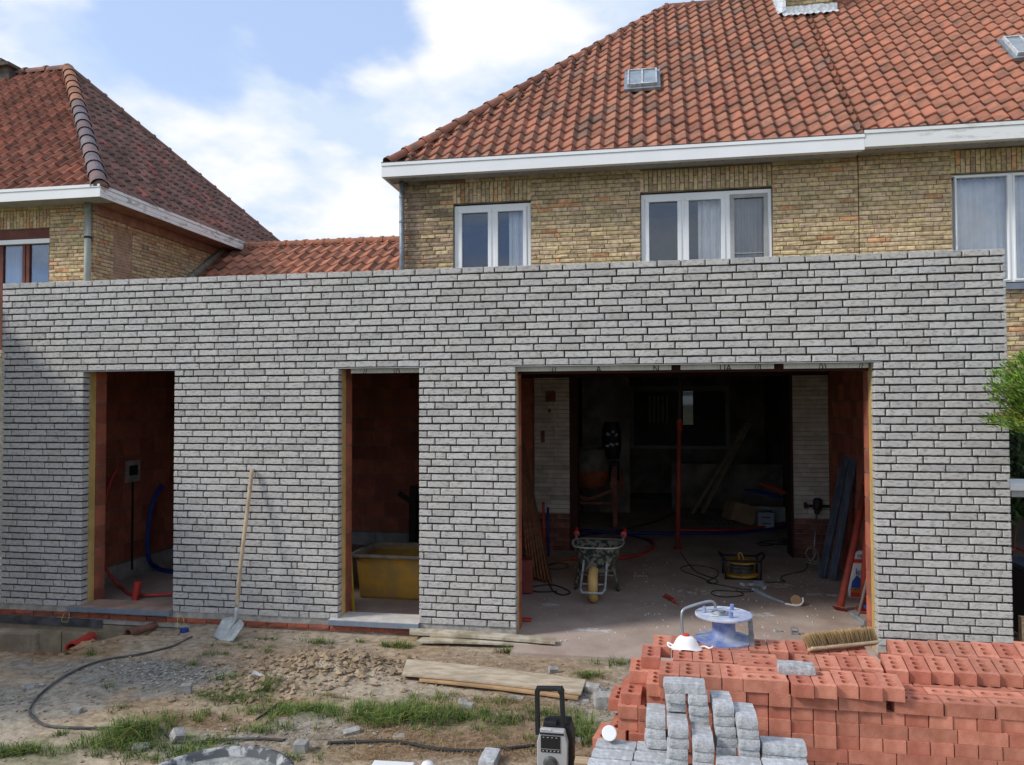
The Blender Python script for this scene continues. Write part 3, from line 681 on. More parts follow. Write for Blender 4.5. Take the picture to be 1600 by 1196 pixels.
# moss and lichen along the hip
mb = MB(); r = random.Random(4)
for k in range(170):
    t = r.random(); o = r.uniform(.10, .28); p = Vector((-3.6, 3.75, GT)).lerp(Vector((az_, 7.76, rz_)), t) + Vector((o, 0, 0)) + N45 * .05
    s = r.uniform(.006, .02); R = Matrix.Rotation(r.uniform(0, 6), 3, 'Z') @ Matrix.Rotation(.7, 3, 'X'); mb.box(p, (s * 2, s * 1.5, s * .8), R)
mb.build('moss', mat('dark_moss', (.06, .055, .035), .98, var=.4), rf)
def gutter(root, x0, x1, top, bot, m_, seam=None, Y=3.65):
    mb = MB(); mb.b(x0, x1, Y, Y + .02, bot, top - .05); mb.b(x0, x1, Y - .012, Y + .02, top - .048, top); mb.b(x0, x1, Y + .021, Y + .16, bot + .02, bot + .035)
    g = mb.build('gutter', m_, root, bevel=.002)
    k = MB(); k.b(x0 + .01, x1 - .01, Y + .022, HY - .004, bot + .04, bot + .055); k.build('soffit', m_soff, g)
    k = MB(); xx = x0 + .2
    while xx < x1 - .1: k.b(xx, xx + .03, Y + .25, Y + .262, bot + .0375, bot + .0395); xx += .19
    k.build('vent_slot', m_black, g)
    k = MB(); k.b(x0, x1, Y - .016, Y + .05, top + .001, top + .008); k.build('gutter_lip', m_black, g)
    return g
g1 = gutter(house, -3.742, HX1 - .03, 5.567, 5.362, m_wh)
mb = MB(); mb.b(-3.742, -3.722, 3.671, 11.7, 5.362, 5.567); mb.b(-3.72, HX0 - .002, 4.102, 11.6, 5.38, 5.395); mb.build('side_gutter', m_wh, g1)
mb = MB(); mb.tube([(-3.56, 4.03, 5.42), (-3.56, 4.03, 3.3)], .038, 14); dpo = mb.build('downpipe', m_zinc, house, smooth=True)
mb = MB()
for z in (5.15, 4.78, 4.4): mb.tube([(-3.56, 4.03, z), (-3.56, 4.03, z + .03)], .043, 14)
mb.build('pipe_bracket', m_zinc, dpo)
# roof light of two small panes
def rooflight(root, a, b, c_, nm='skylight'):
    # a: left-top px, b: right-top px ; on the 45 degree slope
    def onroof(x, y, o=.08):
        d = _ray(x, y); k = ((GT - .0 - CAMP.z) - (3.73 - CAMP.y) + o * 1.414) / (d.z - d.y); return CAMP + k * d
    A, B, C = onroof(*a), onroof(*b), onroof(*c_)
    ux = Vector((1, 0, 0)); w_ = (B.x - A.x); h_ = (B - C).length
    ctr = Vector(((A.x + B.x) / 2, 0, 0)) + Vector((0, (B.y + C.y) / 2, (B.z + C.z) / 2)); R = Matrix((X1, A45, N45)).transposed()
    mb = MB(); mb.box(ctr - N45 * .03, (w_ + .10, h_ + .12, .05), R); fl = mb.build(nm, m_zinc, root)
    mb = MB(); t = .022
    for dx, wd_ in ((-w_ / 2 + t / 2, t), (0, t), (w_ / 2 - t / 2, t)): mb.box(ctr + ux * dx + N45 * .02, (wd_, h_, .05), R)
    for dy in (-h_ / 2 + t / 2, h_ / 2 - t / 2): mb.box(ctr + A45 * dy + N45 * .0205, (w_ - 2 * t, t, .049), R)
    mb.build('frame', m_lead, fl)
    mb = MB(); mb.box(ctr + N45 * .02, (w_ - 2 * t, h_ - 2 * t, .012), R); mb.build('pane', mat('wired_glass', (.30, .34, .38), .25, var=.3, spec=.8), fl)
    return fl
rooflight(house, (981, 113), (1026, 110), (1028, 133))
# chimney
CX0, CX1, CY0 = 2.42, 3.18, 6.96
mb = MB(); brickwork(mb, (CX0, CY0, 8.5), X1, FR, CX1 - CX0, 3.0, YC, .222, .011, (), lambda r, i, x: (lambda v: (v * .75, v * .78, v * .72))(r.uniform(.5, 1.0)), .003, (2, 1), .05, seed=61)
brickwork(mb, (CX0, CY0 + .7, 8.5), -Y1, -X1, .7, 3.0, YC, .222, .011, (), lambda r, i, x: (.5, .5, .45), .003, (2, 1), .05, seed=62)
ch = mb.build('chimney', m_yel, house); mb = MB(); mb.b(CX0 + .01, CX1 - .01, CY0 + .01, CY0 + .7, 8.5, 11.4); mb.build('chimney_core', m_ymort, ch)
mb = MB(); r = random.Random(5); n = 26
for (p0, p1, out_) in (((CX0 - .07, CY0 - .10), (CX1 + .07, CY0 - .10), 0), ((CX0 - .10, CY0 - .02), (CX0 - .10, CY0 + .5), 1)):
    vs = []; fs = []
    for i in range(n + 1):
        t = i / n; x = p0[0] + (p1[0] - p0[0]) * t; y = p0[1] + (p1[1] - p0[1]) * t; zr = GT - .02 + (y - 3.73)
        wv = .03 * math.sin(i * 2.1) + r.uniform(-.01, .01)
        if out_ == 0: vs += [(x, y - .03 + wv, zr + .08), (x, CY0 - .012, zr + .17), (x, CY0 - .010, zr + .29 + r.uniform(-.01, .01))]
        else: vs += [(x - .05 + wv * .6, y, zr + .09), (CX0 - .012, y, zr + .14), (CX0 - .010, y, zr + .30 + r.uniform(-.01, .01))]
    for i in range(n): fs += [(3 * i, 3 * i + 3, 3 * i + 4, 3 * i + 1), (3 * i + 1, 3 * i + 4, 3 * i + 5, 3 * i + 2)]
    mb.add(vs, fs)
mb.build('flashing', mat('bright_lead', (.70, .72, .75), .45, var=.35, scale=18, bump=.01, bscale=18), ch)

# ================================================================== ADJOINING HOUSE (right)
AX1 = 9.0
adj = thing('adjoining_house', 'right-hand yellow-brick house sharing the roof line, wide window with net curtain', 'house', (HX1, HY, 0))
mb = MB(); nrow2 = int((WT - .0) / YC)
brickwork(mb, (HX1 + .008, HY + .002, WT - YC * nrow2 + .03), X1, FR, AX1 - HX1, YC * nrow2, YC, .222, .011, [(W3[0] - HX1, W3[1] - HX1, W3[2] - .13, W3[3] + sol)], ycol, rough=.005, grid=(3, 2), depth=.05, seed=23, headers=.15)
mb.build('brick_wall', m_yel, adj)
mb = MB(); soldier(mb, W3[0], W3[1], W3[3] + .005, sol - .005, 8); mb.build('soldier_course', m_yel, adj)
mb = MB(); plate(mb, (HX1 + .01, HY + .014, 0), X1, FR, AX1 - HX1, WT + .1, .24, [(W3[0] - HX1 - .01, W3[1] - HX1 - .01, W3[2] - .02, W3[3])]); mb.b(HX1 + .01, AX1, 11.4, 11.6, 0, 5.5); mb.b(HX1 + .01, AX1, 4.4, 11.39, 2.7, 2.9); mb.b(HX1 + .01, AX1, 4.4, 11.39, 5.4, 5.5); mb.b(AX1 - .2, AX1, 4.4, 11.39, 0, 5.39); mb.b(HX1 + .01, AX1 - .21, 6.6, 6.7, 2.91, 5.39)
mb.build('mortar', m_ymort, adj)
window_unit(adj, W3[0] + .008, W3[1], W3[2], W3[3] - .005, HY + .05, [(xs(1492, y=300), xs(1577, y=300), (xs(1490, y=300), xs(1600, y=300) + .2), False), (xs(1583, y=300), xs(1583, y=300) + .62, (xs(1583, y=300), xs(1583, y=300) + .62), False), (xs(1583, y=300) + .66, W3[1] - .03, (xs(1583, y=300) + .66, W3[1] - .04), False)], fw=.018, sw=.022, label='wide white window with full white net curtain')
mb = MB(); mb.b(W3[0] - .05, W3[1] + .05, HY - .06, HY + .05, W3[2] - .11, W3[2] - .03); mb.build('window_sill', m_stone, adj)
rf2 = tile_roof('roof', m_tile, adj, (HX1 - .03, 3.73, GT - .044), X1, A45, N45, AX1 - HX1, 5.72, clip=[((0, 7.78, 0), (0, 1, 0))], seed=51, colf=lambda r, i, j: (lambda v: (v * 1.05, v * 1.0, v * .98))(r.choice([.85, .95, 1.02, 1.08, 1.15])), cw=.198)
mb = MB(); mb.add([(HX1, 3.72, GT - .05), (AX1, 3.72, GT - .05), (AX1, 7.76, rz_ - .02), (HX1, 7.76, rz_ - .02), (HX1, 11.8, GT - .07), (AX1, 11.8, GT - .07)], [(0, 1, 2, 3), (3, 2, 5, 4)]); mb.build('roof_deck', m_tiled, rf2)
gutter(adj, HX1 - .028, AX1, 5.615, 5.395, mat('slightly_stained_board', (.78, .78, .77), .55, col2=(.60, .59, .56), scale=3, stretch=(1, 1, 4), mixlo=.36, mixhi=.46))
rooflight(adj, (1566, 62), (1618, 58), (1630, 84))

# ================================================================== LEFT NEIGHBOUR
LX = Q(147, 400, HY).x; LG = 5.50
lh = thing('neighbour_house', 'left yellow-brick house with brown hipped tile roof and brown-framed window', 'house', (LX, HY, 0))
WL0, WL1, WLz0, WLz1 = Q(-70, 400, HY).x, Q(77, 400, HY).x, 3.0, Q(60, 357, HY).z
zb = 2.9; nr = int((5.42 - zb) / YC)
mb = MB(); brickwork(mb, (-14.5, HY, zb), X1, FR, LX + 14.5, YC * nr, YC, .222, .011, [(WL0 + 14.5, WL1 + 14.5, WLz0 - zb, WLz1 - zb + sol)], ycol, rough=.005, grid=(3, 2), depth=.05, seed=70, headers=.15)
mb.build('brick_wall', m_yel, lh); mb = MB(); soldier(mb, WL0, WL1, WLz1 + .005, sol - .01, 9); mb.build('soldier_course', m_yel, lh)
bp0, bp1 = QX(177, 380, LX).y, QX(207, 380, LX).y; zp = QX(190, 355, LX).z
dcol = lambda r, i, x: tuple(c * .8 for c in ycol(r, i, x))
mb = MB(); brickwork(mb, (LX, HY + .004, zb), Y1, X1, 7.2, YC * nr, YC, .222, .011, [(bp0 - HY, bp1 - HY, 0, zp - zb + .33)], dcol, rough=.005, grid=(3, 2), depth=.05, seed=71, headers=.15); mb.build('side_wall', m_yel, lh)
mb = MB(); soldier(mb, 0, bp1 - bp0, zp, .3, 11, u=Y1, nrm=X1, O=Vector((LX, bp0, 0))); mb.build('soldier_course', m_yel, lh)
mb = MB(); pk = mat('pinkish_infill_brick', (.44, .29, .19), .9, attr=True, var=.25); NEEDCOL.add(pk.name)
brickwork(mb, (LX - .004, bp0 + .004, zb), Y1, X1, bp1 - bp0 - .008, zp - zb, .05, .3, .007, (), lambda r, i, x: (lambda v: (v, v, v))(r.uniform(.85, 1.1)), .003, (3, 1), .04, seed=72); mb.build('infill_panel', pk, lh)
mb = MB(); plate(mb, (-14.5, HY + .012, 0), X1, FR, LX + 14.5 - .012, 5.45, .24, [(WL0 + 14.5, WL1 + 14.5, WLz0, WLz1)]); mb.b(LX - .24, LX - .012, HY + .26, 11.3, 0, 5.45); mb.b(-14.5, LX - .25, 11.1, 11.3, 0, 5.45); mb.b(-14.5, LX - .25, HY + .26, 11.09, 5.35, 5.45); mb.b(-14.5, LX - .25, 6.4, 6.5, 0, 5.34); mb.build('mortar', m_ymort, lh)
# brown window
zt = WLz1; zs_ = Q(60, 373, HY).z; zr_ = Q(60, 380, HY).z
wm = MB(); wm.b(WL0, WL1, HY + .03, HY + .12, zs_, zt); wm.b(WL0, WL0 + .06, HY + .05, HY + .1, WLz0, zr_); wm.b(WL1 - .05, WL1, HY + .05, HY + .1, WLz0, zr_ + .005); wo = wm.build('window', m_brownpvc, lh); wo['label'] = 'brown-framed window with roller shutter box'
wm = MB(); wm.b(WL0, WL1 + .0, HY + .005, HY + .06, zr_, zs_ - .003); wm.build('shutter_rail', m_wh, wo)
xm = Q(40, 400, HY + .05).x; wm = MB(); wm.b(xm - .06, xm - .01, HY + .05, HY + .1, WLz0, zr_ - .002); wm.b(xm + .01, xm + .07, HY + .05, HY + .1, WLz0, zr_ - .002); xk = Q(4, 400, HY + .05).x; wm.b(xk - .06, xk + .01, HY + .05, HY + .1, WLz0, zr_ - .002); wm.build('sash', m_brownpvc, wo)
wm = MB(); wm.b(WL0 + .06, WL1 - .05, HY + .075, HY + .08, WLz0, zr_ - .002); wm.build('pane', m_glass, wo)
wm = MB(); cx = Q(8, 400, HY + .2).x
vs = []; fs = []
for i in range(31): t = i / 30; vs += [(cx - .1 + t * .35, HY + .25 + .02 * math.sin(i * 1.5), WLz0), (cx - .1 + t * .35, HY + .25 + .02 * math.sin(i * 1.5), zr_)]
for i in range(30): fs.append((2 * i, 2 * i + 2, 2 * i + 3, 2 * i + 1))
wm.add(vs, fs); wm.build('curtain', m_curt, wo, smooth=True)
# roof of the neighbour: front slope sunlit, right-hand hip slope in tile coloured darker as shaded
EX, EY = -8.37, 3.75; DD = 3.72; RY = EY + DD; RZ = LG + DD; AXx = EX - DD
tl = lambda r, i, j: (lambda v: (v * .98, v * .86, v * .86))(r.choice([.7, .85, 1.0, 1.1, 1.2]))
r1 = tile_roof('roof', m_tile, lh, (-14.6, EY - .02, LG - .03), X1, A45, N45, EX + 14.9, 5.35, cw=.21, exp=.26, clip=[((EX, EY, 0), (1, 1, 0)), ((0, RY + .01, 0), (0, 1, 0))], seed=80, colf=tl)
VS = Vector((-1, 0, 1)).normalized(); NS = Vector((1, 0, 1)).normalized()
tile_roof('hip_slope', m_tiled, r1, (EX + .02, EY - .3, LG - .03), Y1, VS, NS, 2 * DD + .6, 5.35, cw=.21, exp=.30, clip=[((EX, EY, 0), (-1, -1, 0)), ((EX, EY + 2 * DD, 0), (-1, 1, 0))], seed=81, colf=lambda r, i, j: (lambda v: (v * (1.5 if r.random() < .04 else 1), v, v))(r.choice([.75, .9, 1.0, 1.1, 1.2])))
mb = MB(); mb.add([(-14.6, EY, LG - .05), (EX, EY, LG - .05), (AXx, RY, RZ - .05), (-14.6, RY, RZ - .05), (EX, EY + 2 * DD, LG - .05), (-14.6, EY + 2 * DD, LG - .05)], [(0, 1, 2, 3), (1, 4, 2), (2, 4, 5, 3)]); mb.build('roof_deck', m_tiled, r1)
def lhc(r, i):
    v = r.uniform(.85, 1.15)
    if i > 9: return (v * .95, v * 1.0, v * .95)
    return (v * .55, v * 1.05, v * 1.75) if i % 3 else (v * .62, v * 1.0, v * 1.5)
cap_tiles('hip_tiles', m_tile, r1, (EX + .02, EY - .02, LG + .02), (AXx, RY, RZ + .05), (0, -.2, 1), .122, .40, lhc, 3)
mb = MB(); mb.lathe([(.12, -.02), (.115, .03), (.08, .08), (.001, .11)], 14, Matrix.Translation((EX + .02, EY + .0, LG + .0))); mb.build('hip_end', m_tiled, r1, smooth=True)
cap_tiles('hip_tiles', m_tiled, r1, (EX, EY + 2 * DD, LG + .0), (AXx, RY, RZ + .03), (0, 0, 1), .12, .40, lambda r, i: (1, 1, 1), 4)
cap_tiles('ridge_tiles', m_tiled, r1, (AXx, RY, RZ + .03), (-14.6, RY, RZ + .03), (0, 0, 1), .12, .42, lambda r, i: (1.3, 1.3, 1.4), 4)
GXc = Q(156, 300, 3.65).x
lg = MB(); lg.b(-14.5, GXc, 3.65, 3.67, 5.315, 5.46); lg.b(-14.5, GXc, 3.638, 3.67, 5.462, 5.508); lgo = lg.build('gutter', m_wh, lh)
lg = MB(); lg.b(GXc - .02, GXc, 3.671, 11.6, 5.315, 5.46); lg.b(GXc - .02, GXc + .012, 3.671, 11.6, 5.462, 5.508); lg.b(GXc - .02, GXc + .006, 3.671, 11.6, 5.38, 5.384); lg.build('side_gutter', m_whold, lgo)
lg = MB(); lg.b(-14.5, GXc - .021, 3.671, 4.095, 5.34, 5.36); lg.build('soffit', m_soff, lgo)
lg = MB(); lg.b(LX + .002, GXc - .021, 4.1, 11.5, 5.325, 5.345); lg.b(LX + .002, LX + .03, 4.1, 11.3, 5.17, 5.32); lg.build('timber_soffit', mat('faded_timber', (.36, .20, .14), .85, var=.3), lgo)
dx = Q(137, 380, 4.03).x; mb = MB(); mb.tube([(dx, 4.03, 5.35), (dx, 4.03, 3)], .05, 14); dd = mb.build('downpipe', mat('grey_green_pipe', (.36, .38, .34), .6, var=.15), lh, smooth=True)
zc = Q(137, 373, 4.03).z; mb = MB(); mb.tube([(dx, 4.03, zc), (dx, 4.03, zc + .035)], .056, 14); mb.build('pipe_bracket', m_black, dd)
c0 = Q(0, 100, 7.45); c1 = Q(30, 110, 7.45)
mb = MB(); mb.b(c0.x - .8, c1.x - .02, 7.2, 7.8, 8.5, Q(15, 99, 7.2).z - .05); mb.b(c0.x - .9, c1.x + .05, 7.1, 7.9, Q(15, 104, 7.2).z, Q(15, 99, 7.2).z); mb.b(c0.x - .8, c1.x - .22, 7.2, 7.8, Q(15, 99, 7.2).z + .002, Q(6, 90, 7.2).z); mb.build('chimney', mat('sooty_brick', (.14, .12, .10), .95, var=.4), lh)

# ================================================================== LOW LINK ROOF
ax = thing('garage', 'low link building with orange tiled roof between the two houses', 'garage', (-6, 6, 0))
pa = QX(355, 385, LX + .02); pr_ = 34; rzv = pa.z; ry = pa.y
va = Vector((0, math.cos(math.radians(pr_)), math.sin(math.radians(pr_)))); na = Vector((0, -math.sin(math.radians(pr_)), math.cos(math.radians(pr_)))); La = 3.1
Oa = Vector((LX + .1, ry, rzv - .06)) - va * La
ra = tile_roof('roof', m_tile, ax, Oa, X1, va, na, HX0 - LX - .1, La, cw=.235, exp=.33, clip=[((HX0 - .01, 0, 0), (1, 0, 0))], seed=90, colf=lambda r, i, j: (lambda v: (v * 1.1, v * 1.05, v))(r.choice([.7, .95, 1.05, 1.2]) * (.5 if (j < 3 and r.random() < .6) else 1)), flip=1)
cap_tiles('ridge_tiles', m_tile, ra, (LX + .1, ry, rzv - .02), (HX0 - .01, ry, rzv - .02), (0, 0, 1), .10, .40, lambda r, i: (1.0, .95, .9), 6)
mb = MB(); mb.add([Oa - na * .03, Oa - na * .03 + X1 * (HX0 - LX - .1), (HX0, ry, rzv - .09), (LX, ry, rzv - .09)], [(0, 1, 2, 3)]); mb.b(LX + .05, HX0 - .05, 4.6, 4.8, 0, 3.4); mb.build('wall', m_ymort, ax)
mb = MB(); mb.tube([Vector((LX + .06, ry, rzv + .02)), Vector((LX + .06, ry, rzv + .02)) - va * 1.9], .07, 10); mb.build('verge_roll', mat('mossy_cement', (.26, .25, .20), .95, var=.4), ra, smooth=True)

# ================================================================== BOUNDARY WALL out of frame, its shadow falls on the left end
gw = MB(); gw.center = True; gw.b(-7.0, -6.62, -3.4, -.12, 0, 3.08); gwo = gw.build('boundary_wall', m_ymort); tag(gwo, 'tall boundary wall just left of the extension', 'wall')
nn = MB(); nn.center = True; r = random.Random(3)
for k in range(60): z = .1 + k * .05; nn.b(-6.60, -6.505, -.03, -.027, z, z + .03)
nn.b(-6.53, -6.50, -.026, -.02, .0, 3.1); tag(nn.build('green_netting', m_net), 'green netting strip at the far left end of the grey wall', 'netting')

# ================================================================== OBJECTS OUTSIDE
def single(mb, name, m, label, cat, group=None, bevel=0, smooth=False):
    mb.center = True; o = mb.build(name, m, bevel=bevel, smooth=smooth); tag(o, label, cat, group); return o

# ---- shovel leaning on the wall
root = thing('shovel', 'long wooden-handled shovel with cement-crusted blade leaning on the grey wall', 'shovel', tuple(P(345, 1001, 0)))
tip = P(346, 1001, .012); nk = Q(368, 966, -.33); top = Q(394, 733, -.03)
d = (nk - tip).normalized(); sx = d.cross(Vector((0, -.5, .85))).normalized(); fn = sx.cross(d).normalized()
ln = (nk - tip).length; vs = []; fs = []; ns, nl = 8, 10
for i in range(nl + 1):
    t = i / nl; wd = .125 * (1.0 - .12 * (1 - t)) * (1 if t < .8 else math.cos((t - .8) / .2 * 1.15)); wd *= (.80 + .2 * min(1, t * 9))
    for j in range(ns + 1):
        s_ = j / ns * 2 - 1; vs.append(tip + d * (ln * t + (.018 * (s_ * s_) if i == 0 else 0)) + sx * s_ * wd - fn * (.028 * (1 - s_ * s_)) * (.3 + .7 * t))
for i in range(nl):
    for j in range(ns): q = i * (ns + 1) + j; fs.append((q, q + 1, q + ns + 2, q + ns + 1))
mb = MB(); mb.add(vs, fs); o = mb.build('blade', m_blade, root, smooth=True); sm = o.modifiers.new('solid', 'SOLIDIFY'); sm.thickness = .004
mb = MB(); mb.tube([tip + d * ln * .55 - fn * .02, nk - fn * .01, nk + (top - nk) * .10], [.006, .018, .02], 8); mb.build('socket', m_blade, root, smooth=True)
mb = MB(); pts = spline([nk + (top - nk) * .07, nk.lerp(top, .35) + Vector((.0, -.015, 0)), nk.lerp(top, .7) + Vector((0, -.006, 0)), top], 5); mb.tube(pts, .0185, 10); mb.build('handle', mat('ash_handle', (.52, .40, .26), .7, col2=(.36, .27, .19), scale=5, stretch=(6, 6, 1)), root, smooth=True)

# ---- planks by the threshold and the big board
def planks(name, label, c4, z0, th, m_, group=None, cat='plank', jitter=.0):
    mb = MB(); a, b, c, d_ = [Vector((p.x, p.y, 0)) for p in c4]; n = 10; vs = []; fs = []
    r = random.Random(len(label))
    for i in range(n + 1):
        t = i / n; p = a.lerp(b, t); q = d_.lerp(c, t)
        e = Vector((0, r.uniform(-1, 1) * jitter, 0)); zz = z0 + .006 * math.sin(t * 4)
        for (v_, h) in ((p + e, 0), (p + e, th), (q + e, th), (q + e, 0)): vs.append((v_.x, v_.y, zz + h))
    for i in range(n):
        o_ = i * 4
        for k in range(4): fs.append((o_ + k, o_ + (k + 1) % 4, o_ + 4 + (k + 1) % 4, o_ + 4 + k))
    fs += [(3, 2, 1, 0), (n * 4, n * 4 + 1, n * 4 + 2, n * 4 + 3)]
    mb.add(vs, fs); return single(mb, name, m_, label, cat, group, bevel=.003)
planks('plank', 'lower cement-stained plank lying in front of the grey pier', [P(650, 1008, 0), P(842, 1013, 0), P(850, 1003, 0), P(665, 998, 0)], .012, .022, m_woodd, 'planks by the threshold', jitter=.003)
planks('plank', 'upper long plank with bright cut edge beside the wide opening', [P(640, 992, .05), P(868, 1006, .05), P(868, 1000, .05), P(640, 985, .05)], .045, .03, m_woodd, 'planks by the threshold', jitter=.003)
planks('plank', 'short raw wooden batten between the stained planks', [P(672, 1000, .02), P(828, 1006, .02), P(828, 1001, .02), P(680, 995, .02)], .036, .024, m_wood, 'planks by the threshold')
planks('plywood_sheet', 'long pale plywood sheet lying on the earth in front of the opening', [P(628, 1064, .0), P(908, 1094, .0), P(916, 1072, .0), P(636, 1040, .0)], .035, .018, m_osb, None, 'sheet', .004)
planks('plywood_sheet', 'darker plywood sheet lying just under the pale one', [P(655, 1069, .0), P(903, 1097, .0), P(912, 1074, .0), P(660, 1050, .0)], 0.014, .018, mat('ply_edge', (.46, .29, .15), .85, var=.3), None, 'sheet', .002)

# ---- black hose on the earth
def gz(p, o=.015): return (p.x, p.y, gh(p.x, p.y) + o)
def hose(name, label, px, r_, m_, cat='hose', o=.014, z=None, n=6):
    pts = []
    for q in px:
        if z is None: pts.append(gz(P(q[0], q[1], 0), o))
        else: p = P(q[0], q[1], z if len(q) < 3 else q[2]); pts.append(tuple(p))
    mb = MB(); mb.tube(spline(pts, n), r_, 7); return single(mb, name, m_, label, cat, smooth=True)
hose('hose', 'black hose looping over the sand at the left', [(300, 996), (265, 1012), (215, 1024), (160, 1036), (110, 1056), (70, 1080), (48, 1105), (50, 1122), (72, 1136), (120, 1142), (172, 1141), (225, 1133), (250, 1143), (272, 1158), (300, 1162), (350, 1158), (408, 1157), (445, 1160)], .0088, m_cabg)
hose('hose', 'black hose running straight to the radio', [(512, 1163), (560, 1162), (620, 1166), (680, 1174), (740, 1175), (790, 1172), (836, 1168)], .0100, m_cable)
hose('hose', 'short thin hose end poking out of the grass', [(400, 1128), (415, 1119), (436, 1105)], .008, m_cable)

# ---- drain pipes in the trench
def drain(p0, p1, r_, m_, label):
    root = thing('drain_pipe', label, 'pipe', tuple(p0)); d = (p1 - p0).normalized(); ln = (p1 - p0).length
    R = d.to_track_quat('Z', 'Y').to_matrix().to_4x4(); M_ = Matrix.Translation(p0) @ R
    mb = MB(); mb.lathe([(r_ * .86, .30), (r_ * .86, .0), (r_ * 1.2, .0), (r_ * 1.22, .02), (r_ * 1.2, .07), (r_ * 1.02, .09), (r_ * 1.0, ln)], 24, M_, close=False); mb.build('pipe_body', m_, root, smooth=False)
    mb = MB(); mb.lathe([(r_ * .84, .29), (0.001, .295)], 24, M_, close=False); mb.build('pipe_inside', m_black, root)
a = P(112, 1014, -.12); b_ = P(143, 996, -.14); drain(a, b_, .052, m_redpl, 'bright red drain pipe with socket end lying in the trench')
a = Q(200, 992, -.28); a.z = -.04; b_ = a + Vector((.08, .3, .0)); drain(a, a + (b_ - a) * .5, .04, mat('brown_pipe', (.20, .10, .07), .7), 'brown drain pipe end under the wall by the first sill')
mb = MB(); c = P(35, 987, -.1); r = random.Random(9)
mb.box((c.x - .16, c.y + .16, -.25), (.42, .16, .24), Matrix.Rotation(.05, 3, 'Z')); single(mb, 'concrete_slab_piece', m_conblk, 'rough concrete lump half buried in the trench', 'concrete lump', bevel=.03)

# ---- mortar tub at the bottom edge
C = P(392, 1172, .20); root = thing('mortar_tub', 'round black mortar tub with cement-crusted rim in the near foreground', 'tub', (C.x + .0, C.y - .38, gh(C.x, C.y - .38)))
bx = root.location; R_ = .385; M_ = Matrix.Translation(bx)
mb = MB(); mb.lathe([(.28, 0), (R_ - .01, .19), (R_ + .015, .192), (R_ + .018, .205), (R_ - .006, .212), (R_ - .02, .20), (.265, .02), (.001, .02)], 48, M_, close=False); mb.build('tub_body', mat('crusty_black_plastic', (.07, .075, .08), .7, col2=(.38, .38, .37), scale=13, mixlo=.42, mixhi=.52), root, smooth=True)
mb = MB(); mb.lathe([(.365, .17), (.001, .165)], 48, M_, close=False); mb.build('mortar', mat('wet_mortar', (.40, .40, .36), .8, col2=(.16, .17, .17), scale=7, bump=.01), root)

# ---- loose blocks and debris
def rough_block(c, dims, rz, m_, name, label, cat, tilt=(0, 0), group=None, jag=.0, seed=1, broken=0.0):
    r = random.Random(seed); nx, ny, nz = 5, 3, 3; vs = []; idx = {}; fs = []
    R = Matrix.Rotation(rz, 3, 'Z') @ Matrix.Rotation(tilt[0], 3, 'X') @ Matrix.Rotation(tilt[1], 3, 'Y')
    def vid(i, j, k):
        if (i, j, k) not in idx:
            x, y, z = (i / nx - .5) * dims[0], (j / ny - .5) * dims[1], k / nz * dims[2]
            f = 1 - .025 * ((i in (0, nx)) + (j in (0, ny)) + (k in (0, nz)) - 1)
            p = Vector((x * (f if i in (0, nx) else 1), y * (f if j in (0, ny) else 1), z * f + dims[2] * (1 - f) * .5)); s_ = 1.0
            nz_ = noise.noise_vector(p * 22 + Vector((seed * 3.1, 0, 0))) * (.0016 + jag)
            if broken and i == nx: p.x -= abs(noise.noise(Vector((j * 1.3, k * 1.7, seed)))) * broken + broken * .3
            idx[(i, j, k)] = len(vs); vs.append(Vector(c) + R @ (p + nz_))
        return idx[(i, j, k)]
    for i in range(nx):
        for j in range(ny):
            fs.append((vid(i, j, 0), vid(i, j + 1, 0), vid(i + 1, j + 1, 0), vid(i + 1, j, 0))); fs.append((vid(i, j, nz), vid(i + 1, j, nz), vid(i + 1, j + 1, nz), vid(i, j + 1, nz)))
    for i in range(nx):
        for k in range(nz):
            fs.append((vid(i, 0, k), vid(i + 1, 0, k), vid(i + 1, 0, k + 1), vid(i, 0, k + 1))); fs.append((vid(i + 1, ny, k), vid(i, ny, k), vid(i, ny, k + 1), vid(i + 1, ny, k + 1)))
    for j in range(ny):
        for k in range(nz):
            fs.append((vid(0, j + 1, k), vid(0, j, k), vid(0, j, k + 1), vid(0, j + 1, k + 1))); fs.append((vid(nx, j, k), vid(nx, j + 1, k), vid(nx, j + 1, k + 1), vid(nx, j, k + 1)))
    v = r.uniform(.85, 1.12); mb = MB(); mb.add(vs, fs, (v, v, v * 1.01)); mb.center = True
    o = mb.build(name, m_); o.modifiers.new('sub', 'SUBSURF').levels = 1; o.modifiers['sub'].render_levels = 1; o.modifiers['sub'].subdivision_type = 'SIMPLE'
    return tag(o, label, cat, group)
def onground(x, y, up=0): p = P(x, y, 0); return (p.x, p.y, gh(p.x, p.y) - .004 + up)
